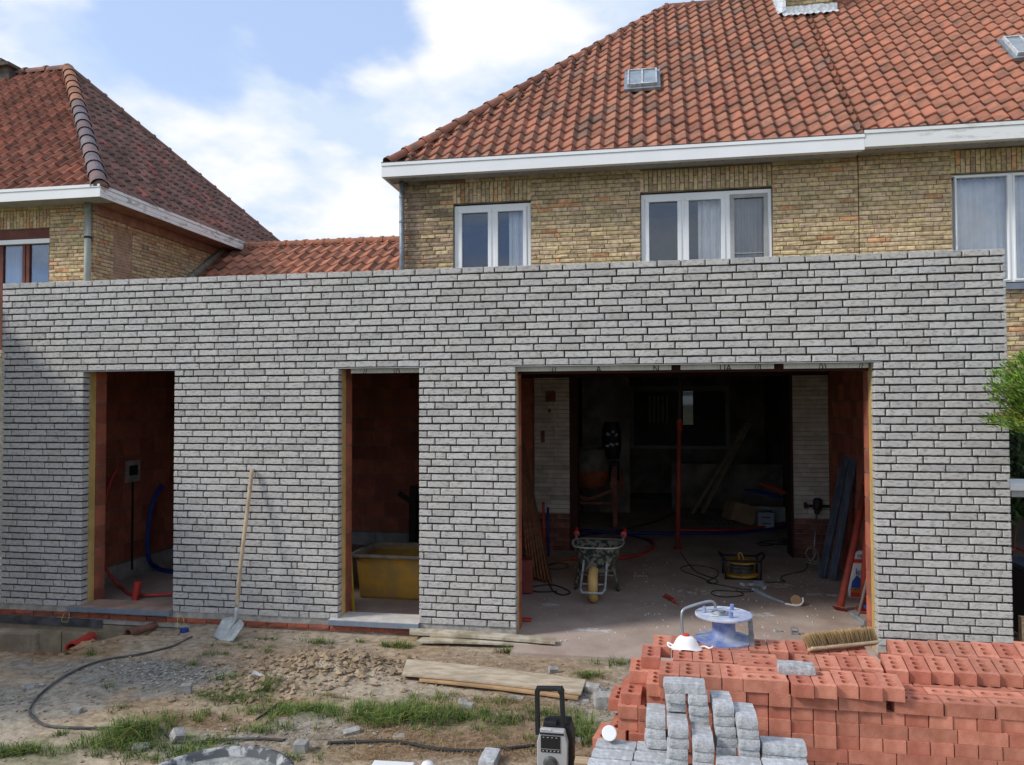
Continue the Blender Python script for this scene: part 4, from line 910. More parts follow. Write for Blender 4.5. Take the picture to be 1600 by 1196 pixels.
for i, (x, y, dm, rz, lab, tl, br) in enumerate((
        (291, 1079, (.075, .07, .062), .4, 'small upright grey cube on bare sand right of the gravel patch', (0, 0), .0),
        (120, 1112, (.08, .06, .03), .2, 'thin pale chip lying alone on the sand inside the hose loop', (0, 0), .02),
        (275, 1155, (.08, .07, .07), .8, 'grey round-edged brick end beside the hose in the grass', (.5, .3), .02),
        (221, 1167, (.11, .07, .03), .5, 'flat grey chip in front of the tall grass tuft', (.1, .1), .03),
        (47, 1073, (.09, .05, .02), .3, 'white chip on the grey sand above the hose bend', (0, .1), .02),
        (470, 1176, (.08, .08, .06), .1, 'grey brick end standing just right of the mortar tub rim', (0, 0), .0),
        (550, 1144, (.11, .05, .025), .55, 'bright white splinter above the straight hose', (.2, -.1), .01),
        (625, 1153, (.09, .06, .012), .1, 'oval grey flake above the straight hose', (0, 0), .03),
        (722, 1102, (.055, .05, .045), .7, 'small light stone behind the oblong one in the dry grass', (.3, .2), .01),
        (731, 1108, (.085, .05, .03), -.1, 'oblong light stone in the dry grass below the plywood', (0, 0), .01),
        (807, 1092, (.13, .06, .012), -.1, 'long flat grey flake under the plywood edge', (0, 0), .03),
        (865, 1050, (.09, .05, .045), .4, 'grey wedge stone beyond the right end of the plywood', (.3, .1), .03),
        (928, 1079, (.13, .08, .05), -.15, 'grey brick fragment off the corner of the plywood', (.1, 0), .04),
        (938, 1087, (.05, .04, .05), .4, 'small white stone in front of the grey fragment', (.3, .4), .01),
        (970, 1060, (.07, .05, .01), .1, 'pale flake in the grass left of the red brick stack', (0, 0), .02),
        (905, 1094, (.16, .05, .012), .1, 'long grey sliver right of the radio handle', (0, 0), .02),
        (945, 1105, (.15, .12, .09), .2, 'grey block half hidden behind the left bricks of the stack', (0, 0), .02),
        (905, 1158, (.12, .06, .025), 0, 'grey flake in the grass right of the radio', (0, 0), .02),
        (405, 1058, (.16, .07, .02), -.6, 'dark tile shard stuck in the earth heap', (.9, .2), .02),
        (1215, 992, (.07, .06, .05), .3, 'grey stub of brick on the concrete behind the reel', (0, 0), .01),
        )):
    rough_block(onground(x, y, .002), dm, rz, m_frag if 'dark' not in lab else m_zinc, 'brick_fragment', lab, 'brick fragment', tl, None, seed=i + 3, broken=br)
p = P(765, 1193, 0); rough_block((p.x, p.y, gh(p.x, p.y)), (.095, .17, .055), -.05, m_gloose, 'grey_brick', 'lone grey brick standing end-on on straw left of the radio', 'brick', (0.05, 0), seed=44)
p = P(612, 1200, .03); mb = MB(); mb.box((p.x, p.y, gh(p.x, p.y) + .03), (.24, .12, .03), Matrix.Rotation(.05, 3, 'Z')); single(mb, 'foam_offcut', m_paper, 'white foam offcut at the very bottom edge', 'foam piece', bevel=.006)
p = P(668, 1198, .03); mb = MB(); mb.lathe([(.03, 0), (.042, .03), (.03, .055), (.002, .06)], 14, Matrix.Translation((p.x, p.y, gh(p.x, p.y)))); single(mb, 'white_stone', m_paper, 'round white stone at the bottom edge next to the foam', 'stone', smooth=True)

# ---- string and blue marker at the wall foot
for (x, y, x2, y2, lab) in ((107, 955, 105, 972, 'yellow cord end hanging below the first sill'), (284, 961, 286, 985, 'yellow cord loop near the shovel foot')):
    a, b_ = Q(x, y, -.03), Q(x2, y2, -.05); mb = MB(); mb.tube(spline([a, a.lerp(b_, .4) + Vector((.03, -.02, 0)), b_, b_ + Vector((-.03, -.04, .02)), a + Vector((-.03, -.02, -.02))], 5), .0025, 5); single(mb, 'cord', mat('yellow_cord', (.55, .50, .12), .7), lab, 'cord')
p = P(288, 986, 0); mb = MB(); mb.lathe([(.035, 0), (.04, .01), (.038, .035), (.03, .04)], 12, Matrix.Translation((p.x, p.y, gh(p.x, p.y)))); single(mb, 'bottle_cap', m_blupl, 'blue plastic cap lying at the wall foot beside the shovel', 'cap')

# ---- job-site radio
p = P(862, 1212, 0); RX = .088
root = thing('radio', 'silver and black job-site radio with tall carrying handle standing on the straw', 'radio', (p.x, p.y, 0)); bx = root.location.copy()
def rq(x, y, dy=0): return Q(x, y, bx.y - .06 + dy)
zt = rq(860, 1142).z; zh = rq(860, 1080).z; xl, xr = rq(841, 1140).x, rq(884, 1140).x
yf = bx.y - .06; yb = yf + .16
mb = MB(); mb.prism([(xl - .008, 0.0), (xr + .008, 0.0), (xr + .010, zt * .75), (xr - .008, zt), (xl + .012, zt), (xl - .008, zt * .75)], yf, yf + .05, Matrix(((1, 0, 0, 0), (0, 0, 1, 0), (0, 1, 0, 0), (0, 0, 0, 1)))); mb.build('front_panel', m_radio, root, bevel=.006)
mb = MB(); mb.prism([(xl - .0, 0.01), (xr + .03, 0.01), (xr + .035, zt * .8), (xr + .012, zt + .012), (xl + .02, zt + .004), (xl, zt * .8)], yf + .051, yb + .04, Matrix(((1, 0, 0, 0), (0, 0, 1, 0), (0, 1, 0, 0), (0, 0, 0, 1)))); mb.build('body', m_black, root, bevel=.01)
mb = MB()
for k in range(3): mb.bar((xr + .036, yf + .07 + k * .012, zt * .62 - k * .03), (xr + .036, yf + .11 + k * .012, zt * .50 - k * .03), .004, .005)
mb.build('side_grille', m_redrough, root)
hl, hr = rq(837, 1100).x, rq(876, 1100).x
mb = MB(); w_ = .026
mb.bar((hl + .003, yf + .06, zt - .05), (hl, yf + .06, zh - .02), w_, .034, Vector((0, 1, 0))); mb.bar((hr + .01, yf + .06, zt - .05), (hr, yf + .06, zh - .02), w_, .034, Vector((0, 1, 0)))
mb.bar((hl + .004, yf + .06, zh - .012), (hr - .004, yf + .06, zh - .006), .034, .024); mb.box((hl + .006, yf + .06, zh - .018), (.03, .036, .03), Matrix.Rotation(.5, 3, 'Y')); mb.box((hr - .006, yf + .06, zh - .014), (.034, .038, .034), Matrix.Rotation(-.5, 3, 'Y'))
mb.box(((hl + hr) / 2 + .005, yf + .07, zt + .018), (.075, .06, .025)); mb.build('handle', m_black, root, bevel=.005)
a, b_ = rq(845, 1149), rq(875, 1177)
mb = MB(); mb.b(a.x - .0, b_.x + .002, yf - .004, yf - .0005, b_.z, a.z); sp_ = mb.build('display_panel', m_black, root, bevel=.002)
mb = MB(); mb.b(rq(848, 0).x, rq(863, 0).x, yf - .006, yf - .0045, rq(0, 1171).z, rq(0, 1160).z); mb.build('screen', m_lcd, sp_)
mb = MB()
for k in range(4): mb.b(a.x + .012 + k * .024, a.x + .020 + k * .024, yf - .0062, yf - .0045, a.z - .010, a.z - .006)
for k in range(5): mb.b(a.x + .010 + k * .021, a.x + .018 + k * .021, yf - .0062, yf - .0045, b_.z + .006, b_.z + .012)
mb.b(a.x + .002, b_.x, yf - .0061, yf - .0045, b_.z + .018, b_.z + .0195); mb.build('button', m_radio, sp_)
mb = MB(); mb.b(xl + .008, xr - .012, yf - .004, yf + .002, a.z + .007, a.z + .016); mb.build('dark_band', m_black, root)
mb = MB(); kc = rq(860, 1190); M_ = Matrix.Translation((kc.x, yf - .002, kc.z - .01)) @ Matrix.Rotation(PI / 2, 4, 'X'); mb.lathe([(.04, 0), (.04, .004), (.032, .012), (.028, .028), (.001, .03)], 28, M_); mb.build('tuning_knob', mat('dark_knob', (.10, .105, .11), .45), root)
lp = rq(842.5, 1137.5); text_mesh('lettering', 'makita', .024, (lp.x + .002, yf - .0015, lp.z - .011), (PI / 2, 0, 0), m_mask, root, .001, .25)

# ================================================================== BRICK STACKS on pallets added as supports
def pallet(x0, x1, y0, y1, z0, h, label, rz=0, n=6):
    root = thing('support_pallet', label, 'pallet', ((x0 + x1) / 2, (y0 + y1) / 2, z0))
    mb = MB(); w_ = (y1 - y0)
    for k in range(n): yy = y0 + (k + .5) * w_ / n; mb.b(x0, x1, yy - w_ / n * .36, yy + w_ / n * .36, z0 + h - .022, z0 + h)
    mb.build('deck_board', m_wood, root)
    mb = MB()
    for xx in (x0 + .05, (x0 + x1) / 2, x1 - .05): mb.b(xx - .05, xx + .05, y0, y1, z0 + .022, z0 + h - .0225); mb.b(xx - .05, xx + .05, y0, y1, z0, z0 + .0215)
    mb.build('stringer', m_wood, root)
pallet(-.10, 1.95, -2.80, -1.95, 0, .11, 'lower wooden pallet added as a support under the red brick stack', n=7)
pallet(-.10, 1.95, -2.80, -1.95, .11, .111, 'upper wooden pallet added as a support carrying the red brick stack', n=7)
pallet(-.36, .75, -3.60, -3.02, 0, .20, 'lower wooden pallet added as a support under the pile of loose grey bricks')
pallet(-.36, .75, -3.60, -3.02, .20, .195, 'upper wooden pallet added as a support carrying the loose grey bricks')
BW, BL, BH = .0955, .205, .0590
RED_CAM_K = 1.054                                             # scales pixel-derived stack positions and brick sizes about the camera
def cam_scale_red(x, y, z): return (RED_CAM_K * x, RED_CAM_K * y + .367, RED_CAM_K * z - .1136)
GREY_CAM_K = .9554  # grey pile, placed from image pixels, is shrunk towards the camera by this
def GX(x, y, z): return (GREY_CAM_K * x, GREY_CAM_K * y - .3033, GREY_CAM_K * z + .0938)
def brick_mesh(name, L_, W_, H_, seed):
    # perforated brick: three through holes along its length, origin at the centre of the underside, length along y
    r = random.Random(seed); nseg = 14; hr = .0205; pts = [Vector((-W_ / 2, -L_ / 2)), Vector((W_ / 2, -L_ / 2)), Vector((W_ / 2, L_ / 2)), Vector((-W_ / 2, L_ / 2))]
    loops = [[0, 1, 2, 3]]
    for c in (-.052, 0, .052):
        l = []
        for k in range(nseg): t = -2 * PI * k / nseg; l.append(len(pts)); pts.append(Vector((hr * math.cos(t), c * 1.08 * L_ / .205 + hr * 1.2 * math.sin(t))))
        loops.append(l)
    edges = [(l[i], l[(i + 1) % len(l)]) for l in loops for i in range(len(l))]
    vo, eo, fo, ov, _, _ = delaunay_2d_cdt(pts, edges, [], 0, 1e-6)
    def inside_hole(c): return any(c.x ** 2 + ((c.y - q * 1.08 * L_ / .205) / 1.2) ** 2 < (hr * .99) ** 2 for q in (-.052, 0, .052))
    faces = []
    for f in fo:
        c = sum((vo[i] for i in f), Vector((0, 0))) / len(f)
        if not inside_hole(c) and abs(c.x) < W_ / 2 and abs(c.y) < L_ / 2: faces.append(tuple(f))
    n = len(vo); V = [(v.x, v.y, 0) for v in vo] + [(v.x, v.y, H_) for v in vo]; F = []
    for f in faces:
        a, b, c = [vo[i] for i in f[:3]]; ccw = (b - a).x * (c - a).y - (b - a).y * (c - a).x > 0
        f = f if ccw else f[::-1]; F.append(tuple(i + n for i in f)); F.append(f[::-1])
    for (a, b) in edges: F.append((a, b, b + n, a + n))
    me = bpy.data.meshes.new(name); me.from_pydata(V, [], F); me.materials.append(m_red)
    v = r.uniform(.78, 1.15); k = r.uniform(.90, 1.08)
    at = me.color_attributes.new('Col', 'FLOAT_COLOR', 'POINT'); buf = []
    for q in V:
        s_ = 1.0
        buf += [v * s_, v * k * s_, v * k * s_, 1]
    at.data.foreach_set('color', buf); me.update(); return me
RM = [brick_mesh('brick_body', BL * RED_CAM_K, BW * RED_CAM_K, BH * RED_CAM_K, s) for s in range(9)]
nred = [0]
def red(x, y, zt, yaw, label, along=False, lift=0.0, group='red perforated bricks in the stack', tilt=0.0):
    """x,y = centre; zt = top height; yaw degrees clockwise from straight back"""
    o = bpy.data.objects.new('red_brick', RM[nred[0] * 7 % len(RM)]); nred[0] += 1; COL.objects.link(o)
    o.location = cam_scale_red(x, y, zt - BH + lift); a = -math.radians(yaw) + (PI / 2 if along else 0); o.rotation_euler = (tilt, 0, a)
    tag(o, label, 'brick', group); return o
def hdr(xl, yf_, zt, yaw, label, lift=0, tilt=0.0):
    a = math.radians(yaw); cx = xl + BW / 2 * math.cos(a) + BL / 2 * math.sin(a); cy = yf_ - BW / 2 * math.sin(a) * 0 + BL / 2 * math.cos(a)
    return red(cx, cy, zt, yaw, label, lift=lift + BL / 2 * math.sin(tilt), tilt=tilt)
ORD = ['first', 'second', 'third', 'fourth', 'fifth', 'sixth', 'seventh', 'eighth', 'ninth', 'tenth', 'eleventh', 'twelfth', 'thirteenth', 'fourteenth', 'fifteenth', 'sixteenth', 'seventeenth', 'eighteenth', 'nineteenth', 'twentieth']
ZT = .80; K = 1.181
def zk(x, y): return x * K, -6.801 + (y + 6.801) * K     # scales about the camera, first layer height estimate to the final one
r = random.Random(31)
# back row
row = []
for i in range(11): row.append((.015 + i * .1005, -2.565 + .002 * i + r.uniform(-.004, .004), 2 + i * .3, 0))
xx = row[-1][0] + .105
for i, yaw in enumerate((7.5, 7.5, 9.0, 9.6, 10.5, 11.5, 12, 12.5)):
    p = Vector((1.225 + i * .1045, -2.552 + .012 * smooth(0, 3, i) + .006 * i))
    row.append((p.x, p.y, yaw, .0155 if i < 6 else .024))
for i, (x, y, yaw, lf) in enumerate(row): hdr(x, y, ZT, yaw, 'red brick, %s from the left in the rearmost row of the stack top' % ORD[i], lf, .075 if i > 10 else 0)
# second row
row = []
for i in range(4): row.append((.115 + i * .1, -2.775, 2, 0))
for i in range(4): row.append((.725 + i * .1, -2.785 + .008 * i, 4 + i, 0))
for i, yaw in enumerate((7.5, 7.6, 8.5, 9.4, 9.5, 10.8, 11.6)): row.append((1.138 + i * .1035, -2.76 + .006 * i, yaw, 0))
for i, (x, y, yaw, lf) in enumerate(row): hdr(x, y, ZT, yaw, 'red brick, %s from the left in the second row of the stack top' % ORD[i], lf, .075 if i > 7 else 0)
hdr(-.045, -2.757, ZT, 2, 'red brick at the left end of the stack top, jutting over the steps')
# lengthways column
for i in range(4): red(.535, -2.955 + i * .1, ZT, -1 + .6 * i, 'red brick lying lengthways, %s from the front in the sideways column' % ORD[i], along=True)
# front row left and centre
for i in range(4): hdr(.040 + i * .0985, -3.0 + r.uniform(-.003, .003), ZT, 3.5 - i * .5, 'red brick, %s of the four ends behind the grey brick columns' % ORD[i])
for i, (x, y, yaw) in enumerate(((.648, -3.035, 2), (.748, -3.028, 3), (.848, -3.005, 5), (.948, -3.018, 6.5), (1.045, -3.012, 7))): hdr(x, y, ZT, yaw, 'red brick, %s of the five ends jutting at the centre front of the stack top' % ORD[i])
# second layer: sideways bricks showing on the right, step lower
Z2 = ZT - .06
for j, (yy, n) in enumerate(((-2.948, 4), (-2.846, 4), (-2.745, 4))):
    for i in range(n): red(1.205 + i * .214 - j * .03, yy + .004 * i, Z2, 1.5, 'red brick lying sideways one step down, %s in the %s line right of centre' % (ORD[i], ('front', 'middle', 'rear half-covered')[j]), along=True)
# front faces layer by layer
def face_row(layer, pattern, x0, yv, words):
    z = ZT - .06 * layer; x = x0; k = 0
    for c in pattern:
        if c == 'h': hdr(x, yv + r.uniform(-.006, .006), z, r.uniform(-1, 2.5), 'red brick end, %s along the front of the %s layer' % (ORD[k], words)); x += BW + .0048
        elif c == 's': red(x + BL / 2, yv + BW / 2 + r.uniform(-.004, .004), z, r.uniform(-.8, 1.2), 'red brick side, %s along the front of the %s layer' % (ORD[k], words), along=True); x += BL + .0045
        elif c == '.': x += BW + .0035; continue
        k += 1
face_row(1, 'hhhhhhss', .048, -3.0, 'second')
face_row(2, 'hhhhhhhhhhhhhhhhh', .048, -2.985, 'third')
face_row(3, 'hhhhhhhhhssss', .048, -2.992, 'fourth')
face_row(4, 'hhhhhhhhhhhhhhhhh', .048, -2.995, 'fifth')
face_row(5, 'sssssssss', .06, -3.0, 'sixth')
face_row(6, 'hhhhhhhhhhhhhhhhh', .05, -2.995, 'seventh')
# stepped left end
for (x, y, z, yaw, lab) in ((-.105, -2.803, .74, 2, 'upper brick of the left steps, three holes bare'), (-.108, -2.80, .68, 2, 'brick under the upper left step'), (-.018, -2.97, .74, 2, 'brick of the left steps touching the front row'), (-.018, -2.95, .68, 1, 'brick under the step that touches the front row'),
                           (-.142, -2.93, .67, 4, 'left step brick with its end tilted forward'), (-.158, -2.962, .62, 2, 'middle left step brick with wide end face'), (-.212, -2.79, .585, 6, 'leftmost brick at mid height of the steps'), (-.060, -2.975, .62, 3, 'left step brick squeezed beside the grey bricks'),
                           (-.215, -2.95, .50, 12, 'low left step brick with two open holes'), (-.285, -2.93, .44, 10, 'lowest left step brick next to the grass'), (-.105, -2.985, .50, 2, 'low brick behind the white grey-brick rows'), (-.158, -2.95, .56, 2, 'brick under the middle left step'), (-.06, -2.97, .56, 2, 'brick under the squeezed left step'),
                           (-.15, -2.76, .80 - .18, 2, 'brick deep in the left steps'), (-.215, -2.94, .44, 9, 'brick under the low left step'), (-.115, -2.97, .44, 0, 'bottom brick behind the white rows'), (-.01, -2.97, .62, 0, 'brick left of the third layer front'), (-.01, -2.97, .56, 0, 'brick left of the fourth layer front'),
                           (-.05, -2.76, .74, 2, 'brick directly below the jutting top left one'), (-.05, -2.76, .68, 2, 'brick two below the jutting top left one'), (-.285, -2.93, .38, 10, 'brick at the foot of the left steps'), (-.19, -2.93, .38, 5, 'second brick at the foot of the left steps')):
    hdr(x, y, z, yaw, 'red ' + lab)
# ---- grey bricks: columns in front of the red stack
gk = [0]
GM = []
for s in range(6):
    o = rough_block((0, 0, 0), (.190, .090, .0465), 0, m_gloose, 'brick_body', 'x', 'x', seed=60 + s, jag=.001); GM.append(o)
def grey(x, yf_, zb, label, along=False, yaw=0, flip=0):
    src = GM[gk[0] % 6]; first = gk[0] < 6; gk[0] += 1
    o = src if first else src.copy()
    if not first: COL.objects.link(o)
    o.name = 'grey_brick'
    cy = yf_ + (.047 if along else .0985); o.location = GX(x, cy, zb); o.rotation_euler = (0, 0, (0 if along else PI / 2) + math.radians(yaw)); tag(o, label, 'brick', 'loose grey bricks piled before the red stack'); return o
GB = [('top', .162, -2.985, .706, 1, 'grey brick laid crosswise on top of the pile'), ('L', .120, -2.985, .657, 0, 'grey brick under the left half of the crosswise one'), ('R', .222, -2.99, .657, 0, 'grey brick under the right half of the crosswise one'), ('Ru', .228, -2.985, .608, 0, 'dark-faced grey brick two below the crosswise one on its right'), ('Lu', .124, -2.96, .608, 0, 'grey brick two below the crosswise one on its left'),
      ('L2', .126, -3.115, .548, 0, 'bright-topped grey brick heading the middle column'), ('L2b', .131, -3.11, .498, 0, 'second grey brick of the middle column'), ('L2c', .122, -3.11, .448, 0, 'third grey brick of the middle column'), ('L2d', .124, -3.10, .398, 0, 'lowest grey brick of the middle column'),
      ('R2', .236, -3.165, .515, 0, 'grey brick heading the low column right of the middle one'), ('R2b', .238, -3.16, .466, 0, 'second grey brick of the low right column'), ('R2c', .238, -3.16, .416, 0, 'lowest grey brick of the low right column'), ('Ru2', .230, -2.975, .56, 0, 'hidden-faced grey brick behind the low right column'),
      ('Le', .026, -3.0, .535, 0, 'grey brick heading the left column'), ('Leb', .027, -2.995, .487, 0, 'second grey brick of the left column'), ('Lec', .027, -2.995, .438, 0, 'lowest grey brick of the left column'),
      ('Rc', .338, -3.05, .637, 0, 'grey brick with worn hollow heading the tall right column'), ('Rcb', .341, -3.045, .588, 0, 'second grey brick of the tall right column'), ('Rcc', .346, -3.05, .539, 0, 'third grey brick of the tall right column'), ('Rcd', .349, -3.045, .490, 0, 'fourth grey brick of the tall right column'), ('Rce', .349, -3.045, .441, 0, 'lowest grey brick of the tall right column'),
      ('rm', .438, -3.105, .609, 0, 'grey brick heading the rightmost column'), ('rmb', .442, -3.10, .560, 0, 'speckled second grey brick of the rightmost column'), ('rmc', .447, -3.105, .511, 0, 'third grey brick of the rightmost column'), ('rmd', .447, -3.10, .462, 0, 'lowest grey brick of the rightmost column'),
      ('st1', .600, -3.10, .494, 1, 'rear grey brick lying sideways at the right foot of the pile'), ('st2', .592, -3.215, .445, 1, 'front grey brick lying sideways at the right foot of the pile'), ('st3', .60, -3.10, .445, 1, 'grey brick beneath the rear sideways one at the right foot'), ('st0', .600, -3.0, .445, 1, 'grey brick lying sideways deepest at the right foot'), ('mid', .388, -3.225, .445, 1, 'grey brick lying sideways below the tall right column')]
for n_, x, y, z, al, lab in GB: grey(x, y, z, lab, bool(al), r.uniform(-2, 2))
for j, yy in enumerate((-3.30, -3.198, -3.096, -2.994)):
    for i in range(2):
        grey(-.205 + i * .2 + .012 * j, yy, .37 + .004 * j, 'white-topped grey brick in the lying rows, %s from the front on the %s' % (ORD[j], ('left', 'right')[i]), True, r.uniform(-1.5, 1) - 3)
grey(-.03 + .1, -2.95, .432, 'short-looking grey brick lying on the rear of the white rows', True, 0)
for i in range(4):
    grey(-.20 + i * .215, -3.335 + .02 * i, .318, 'grey brick of the bottom front line, %s from the left' % ORD[i], True, -2)
    grey(-.20 + i * .215, -3.23, .318, 'grey brick of the bottom middle line, %s from the left' % ORD[i], True, 0)
for (x, y, z) in ():
    pass
# white lid leaning in front of the red bricks
c = Q(952, 1146, -3.13); root = thing('spray_can', 'white capped spray can lying with its round end towards the viewer', 'can', tuple(c))
M_ = Matrix.Translation(c) @ (CAMP - c).to_track_quat('Z', 'Y').to_matrix().to_4x4() @ Matrix.Translation((0, 0, -.10))
mb = MB(); mb.lathe([(.030, 0), (.0325, .004), (.0325, .085), (.031, .09)], 28, M_); mb.build('can_body', m_radio, root, smooth=False)
mb = MB(); mb.lathe([(.0335, .0905), (.035, .094), (.034, .1005), (.031, .102), (.001, .1025)], 28, M_); mb.build('cap', m_mask, root)

# ---- things on top of the red stack
T0 = cam_scale_red(0, 0, ZT)[2]
c = P(1131, 1000, T0); root = thing('cable_drum', 'empty dusty blue cable drum standing on the red bricks', 'cable drum', tuple(c))
s1 = 1 / ((c - CAMP).dot(_f) / FPX); Rb = 43.5 / s1; Ht = Q(1131, 961, c.y).z - T0
M_ = Matrix.Translation(c)
mb = MB(); mb.lathe([(Rb, .0), (Rb + .001, .006), (Rb, .012), (Rb * .6, .016), (Rb * .45, .03)], 48, M_, close=True); mb.build('bottom_flange', m_blue, root)
mb = MB(); mb.lathe([(Rb * .45, .028), (Rb * .41, .045), (Rb * .40, Ht - .02), (Rb * .45, Ht - .008)], 40, M_, close=False); mb.build('hub', m_blue, root, smooth=True)
tf = mat('white_dusted_plastic', (.50, .52, .58), .8, col2=(.27, .31, .45), scale=10, mixlo=.36, mixhi=.6)
mb = MB(); mb.lathe([(Rb * .44, Ht - .008), (Rb, Ht - .004), (Rb + .001, Ht + .002), (Rb, Ht + .008), (Rb * .96, Ht + .010), (Rb * .94, Ht + .007), (.02, Ht + .009)], 48, M_, close=True); fl = mb.build('top_flange', tf, root)
mb = MB()
for (ax_, ay_) in ((-.115, .005), (.06, .09), (.035, -.085)):
    q = c + Vector((ax_ * .95, ay_, 0)); mb.lathe([(.012, Ht + .009), (.0115, Ht + .04), (.002, Ht + .041)], 14, Matrix.Translation(q))
mb.build('peg', m_blue, fl)
mb = MB(); r = random.Random(8)
ring = [c + Vector((.06 * math.cos(t) - .01, .05 * math.sin(t), Ht + .012)) for t in [k * PI / 8 for k in range(13)]]; mb.tube(ring, .004, 6); mb.box(c + Vector((.0, -.0, Ht + .014)), (.05, .016, .012), Matrix.Rotation(.5, 3, 'Z')); mb.box(c + Vector((.0, .01, Ht + .014)), (.06, .012, .012), Matrix.Rotation(-.7, 3, 'Z')); mb.box(c + Vector((.0, -.045, Ht + .012)), (.04, .02, .01), Matrix.Rotation(.2, 3, 'Z')); mb.build('axle_clip', m_zinc, fl)
mb = MB(); mb.box(c + Vector((-.055, -.07, Ht + .0105)), (.05, .018, .003), Matrix.Rotation(.3, 3, 'Z')); mb.build('paper_label', mat('cream_label', (.70, .68, .52), .8), fl)
# bent steel bar and grey strip
a = Q(1067, 1002, c.y - .03); a.z = T0 + .001
pts = [a, Q(1066, 985, c.y - .02), Q(1065, 962, c.y - .01), Q(1068, 953, c.y), Q(1078, 948, c.y + .02), Q(1098, 942, c.y + .05), Q(1110, 940, c.y + .08), Q(1116, 943, c.y + .09), Q(1118, 950, c.y + .09)]
mb = MB(); mb.tube(spline(pts, 5), .0085, 10); single(mb, 'bent_bar', m_steel, 'bent grey steel tube standing on the bricks left of the blue drum', 'steel tube', smooth=True)
a, b_ = Q(1172, 968, c.y - .07), Q(1175, 1017, c.y - .09); b_.z = T0 + .002
mb = MB(); r = random.Random(3); n = 9
for i in range(n): mb.bar(a.lerp(b_, i / n), a.lerp(b_, (i + 1) / n + .01), .026 + r.uniform(-.003, .003), .016 + r.uniform(-.003, .003), Vector((0, 1, 0)))
single(mb, 'steel_strip', mat('rough_grey_metal', (.22, .24, .25), .7, var=.4, scale=20), 'rough grey metal strip leaning upright on the right edge of the blue drum', 'metal strip')
# dust mask
c = P(1072, 1013, T0); root = thing('dust_mask', 'white moulded dust mask with red valve resting on the red bricks', 'mask', tuple(c)); M_ = Matrix.Translation(c) @ Matrix.Diagonal((1, .85, 1, 1))
prof = [(.079, .004), (.074, .006), (.066, .016), (.058, .034), (.048, .052), (.036, .064), (.02, .070), (.001, .071)]
vs = []; fs = []; n = 28
for i, (rr, z) in enumerate(prof):
    for j in range(n):
        t = 2 * PI * j / n; k = 1 + .07 * math.cos(2 * t) + (.06 * math.cos(5 * t + 1) if i < 2 else .02 * math.cos(5 * t)); vs.append(M_ @ Vector((rr * k * math.cos(t), rr * k * math.sin(t), z + (.006 * math.sin(3 * t) if i < 1 else 0))))
for i in range(len(prof) - 1):
    for j in range(n): fs.append((i * n + j, i * n + (j + 1) % n, (i + 1) * n + (j + 1) % n, (i + 1) * n + j))
mb = MB(); mb.add(vs, fs); mb.build('mask_shell', m_mask, root, smooth=True)
mb = MB(); mb.lathe([(.021, .066), (.021, .074), (.017, .079), (.001, .080)], 20, M_); mb.build('valve', m_bred, root)
mb = MB(); mb.tube(spline([c + Vector((.065, -.01, .01)), c + Vector((.10, .0, .015)), c + Vector((.125, -.02, .012)), c + Vector((.145, -.015, .02))], 5), .0045, 6); mb.tube(spline([c + Vector((-.07, 0, .01)), c + Vector((-.10, .02, .02)), c + Vector((-.095, .0, .006)), c + Vector((-.075, -.03, .006)), c + Vector((-.03, -.06, .005))], 5), .0045, 6); mb.build('strap', m_mask, root)
# broom head lying bristles up
a, b_ = P(1270, 1024, T0 + .0), P(1376, 1013, T0 + .0); dr = (b_ - a).normalized(); pf = Vector((-dr.y, dr.x, 0)); ln = (b_ - a).length
root = thing('broom_head', 'broom head of straw-coloured bristles with wooden back lying on the red bricks', 'broom head', tuple((a + b_) / 2))
R = Matrix((dr, pf, Vector((0, 0, 1)))).transposed() @ Matrix.Rotation(-.55, 3, 'X')
mb = MB(); mb.box((a + b_) / 2 + pf * .028 + Vector((0, 0, .022)), (ln, .052, .020), R); mb.build('broom_back', m_wood, root, bevel=.007)
mb = MB(); r = random.Random(12); upv = (R @ Vector((0, 0, 1))); bk = R @ Vector((0, 1, 0)); base = (a + b_) / 2 + pf * .028 + Vector((0, 0, .030))
for i in range(2600):
    t = r.uniform(-.5, .5); s_ = r.uniform(-.5, .5); p0 = base + dr * t * ln * .96 + bk * s_ * .045
    dd = (upv * 1.0 + dr * (t * .45 + r.uniform(-.12, .12)) + bk * (s_ * .5 + r.uniform(-.12, .12)) + Vector((-.15, 0, .12))).normalized(); h = r.uniform(.066, .082)
    wv = Vector((r.uniform(-1, 1), r.uniform(-1, 1), r.uniform(-1, 1))).cross(dd).normalized() * .0011; v = r.uniform(.55, 1.25)
    mb.add([p0 - wv, p0 + wv, p0 + dd * h + wv * .6, p0 + dd * h - wv * .6], [(0, 1, 2, 3)], [(v * .55,) * 3, (v * .55,) * 3, (v * 1.15,) * 3, (v * 1.15,) * 3])
mb.build('bristles', m_bris, root)
# broken grey slip
c = P(1247, 1054, T0); rough_block((c.x, c.y + .03, T0), (.19, .085, .045), -.05, m_gloose, 'split_brick', 'split pale grey brick lying on the red bricks before the broom', 'brick', (0, 0), jag=.006, seed=91, broken=.03)

# ================================================================== OBJECTS INSIDE
FZ = .031
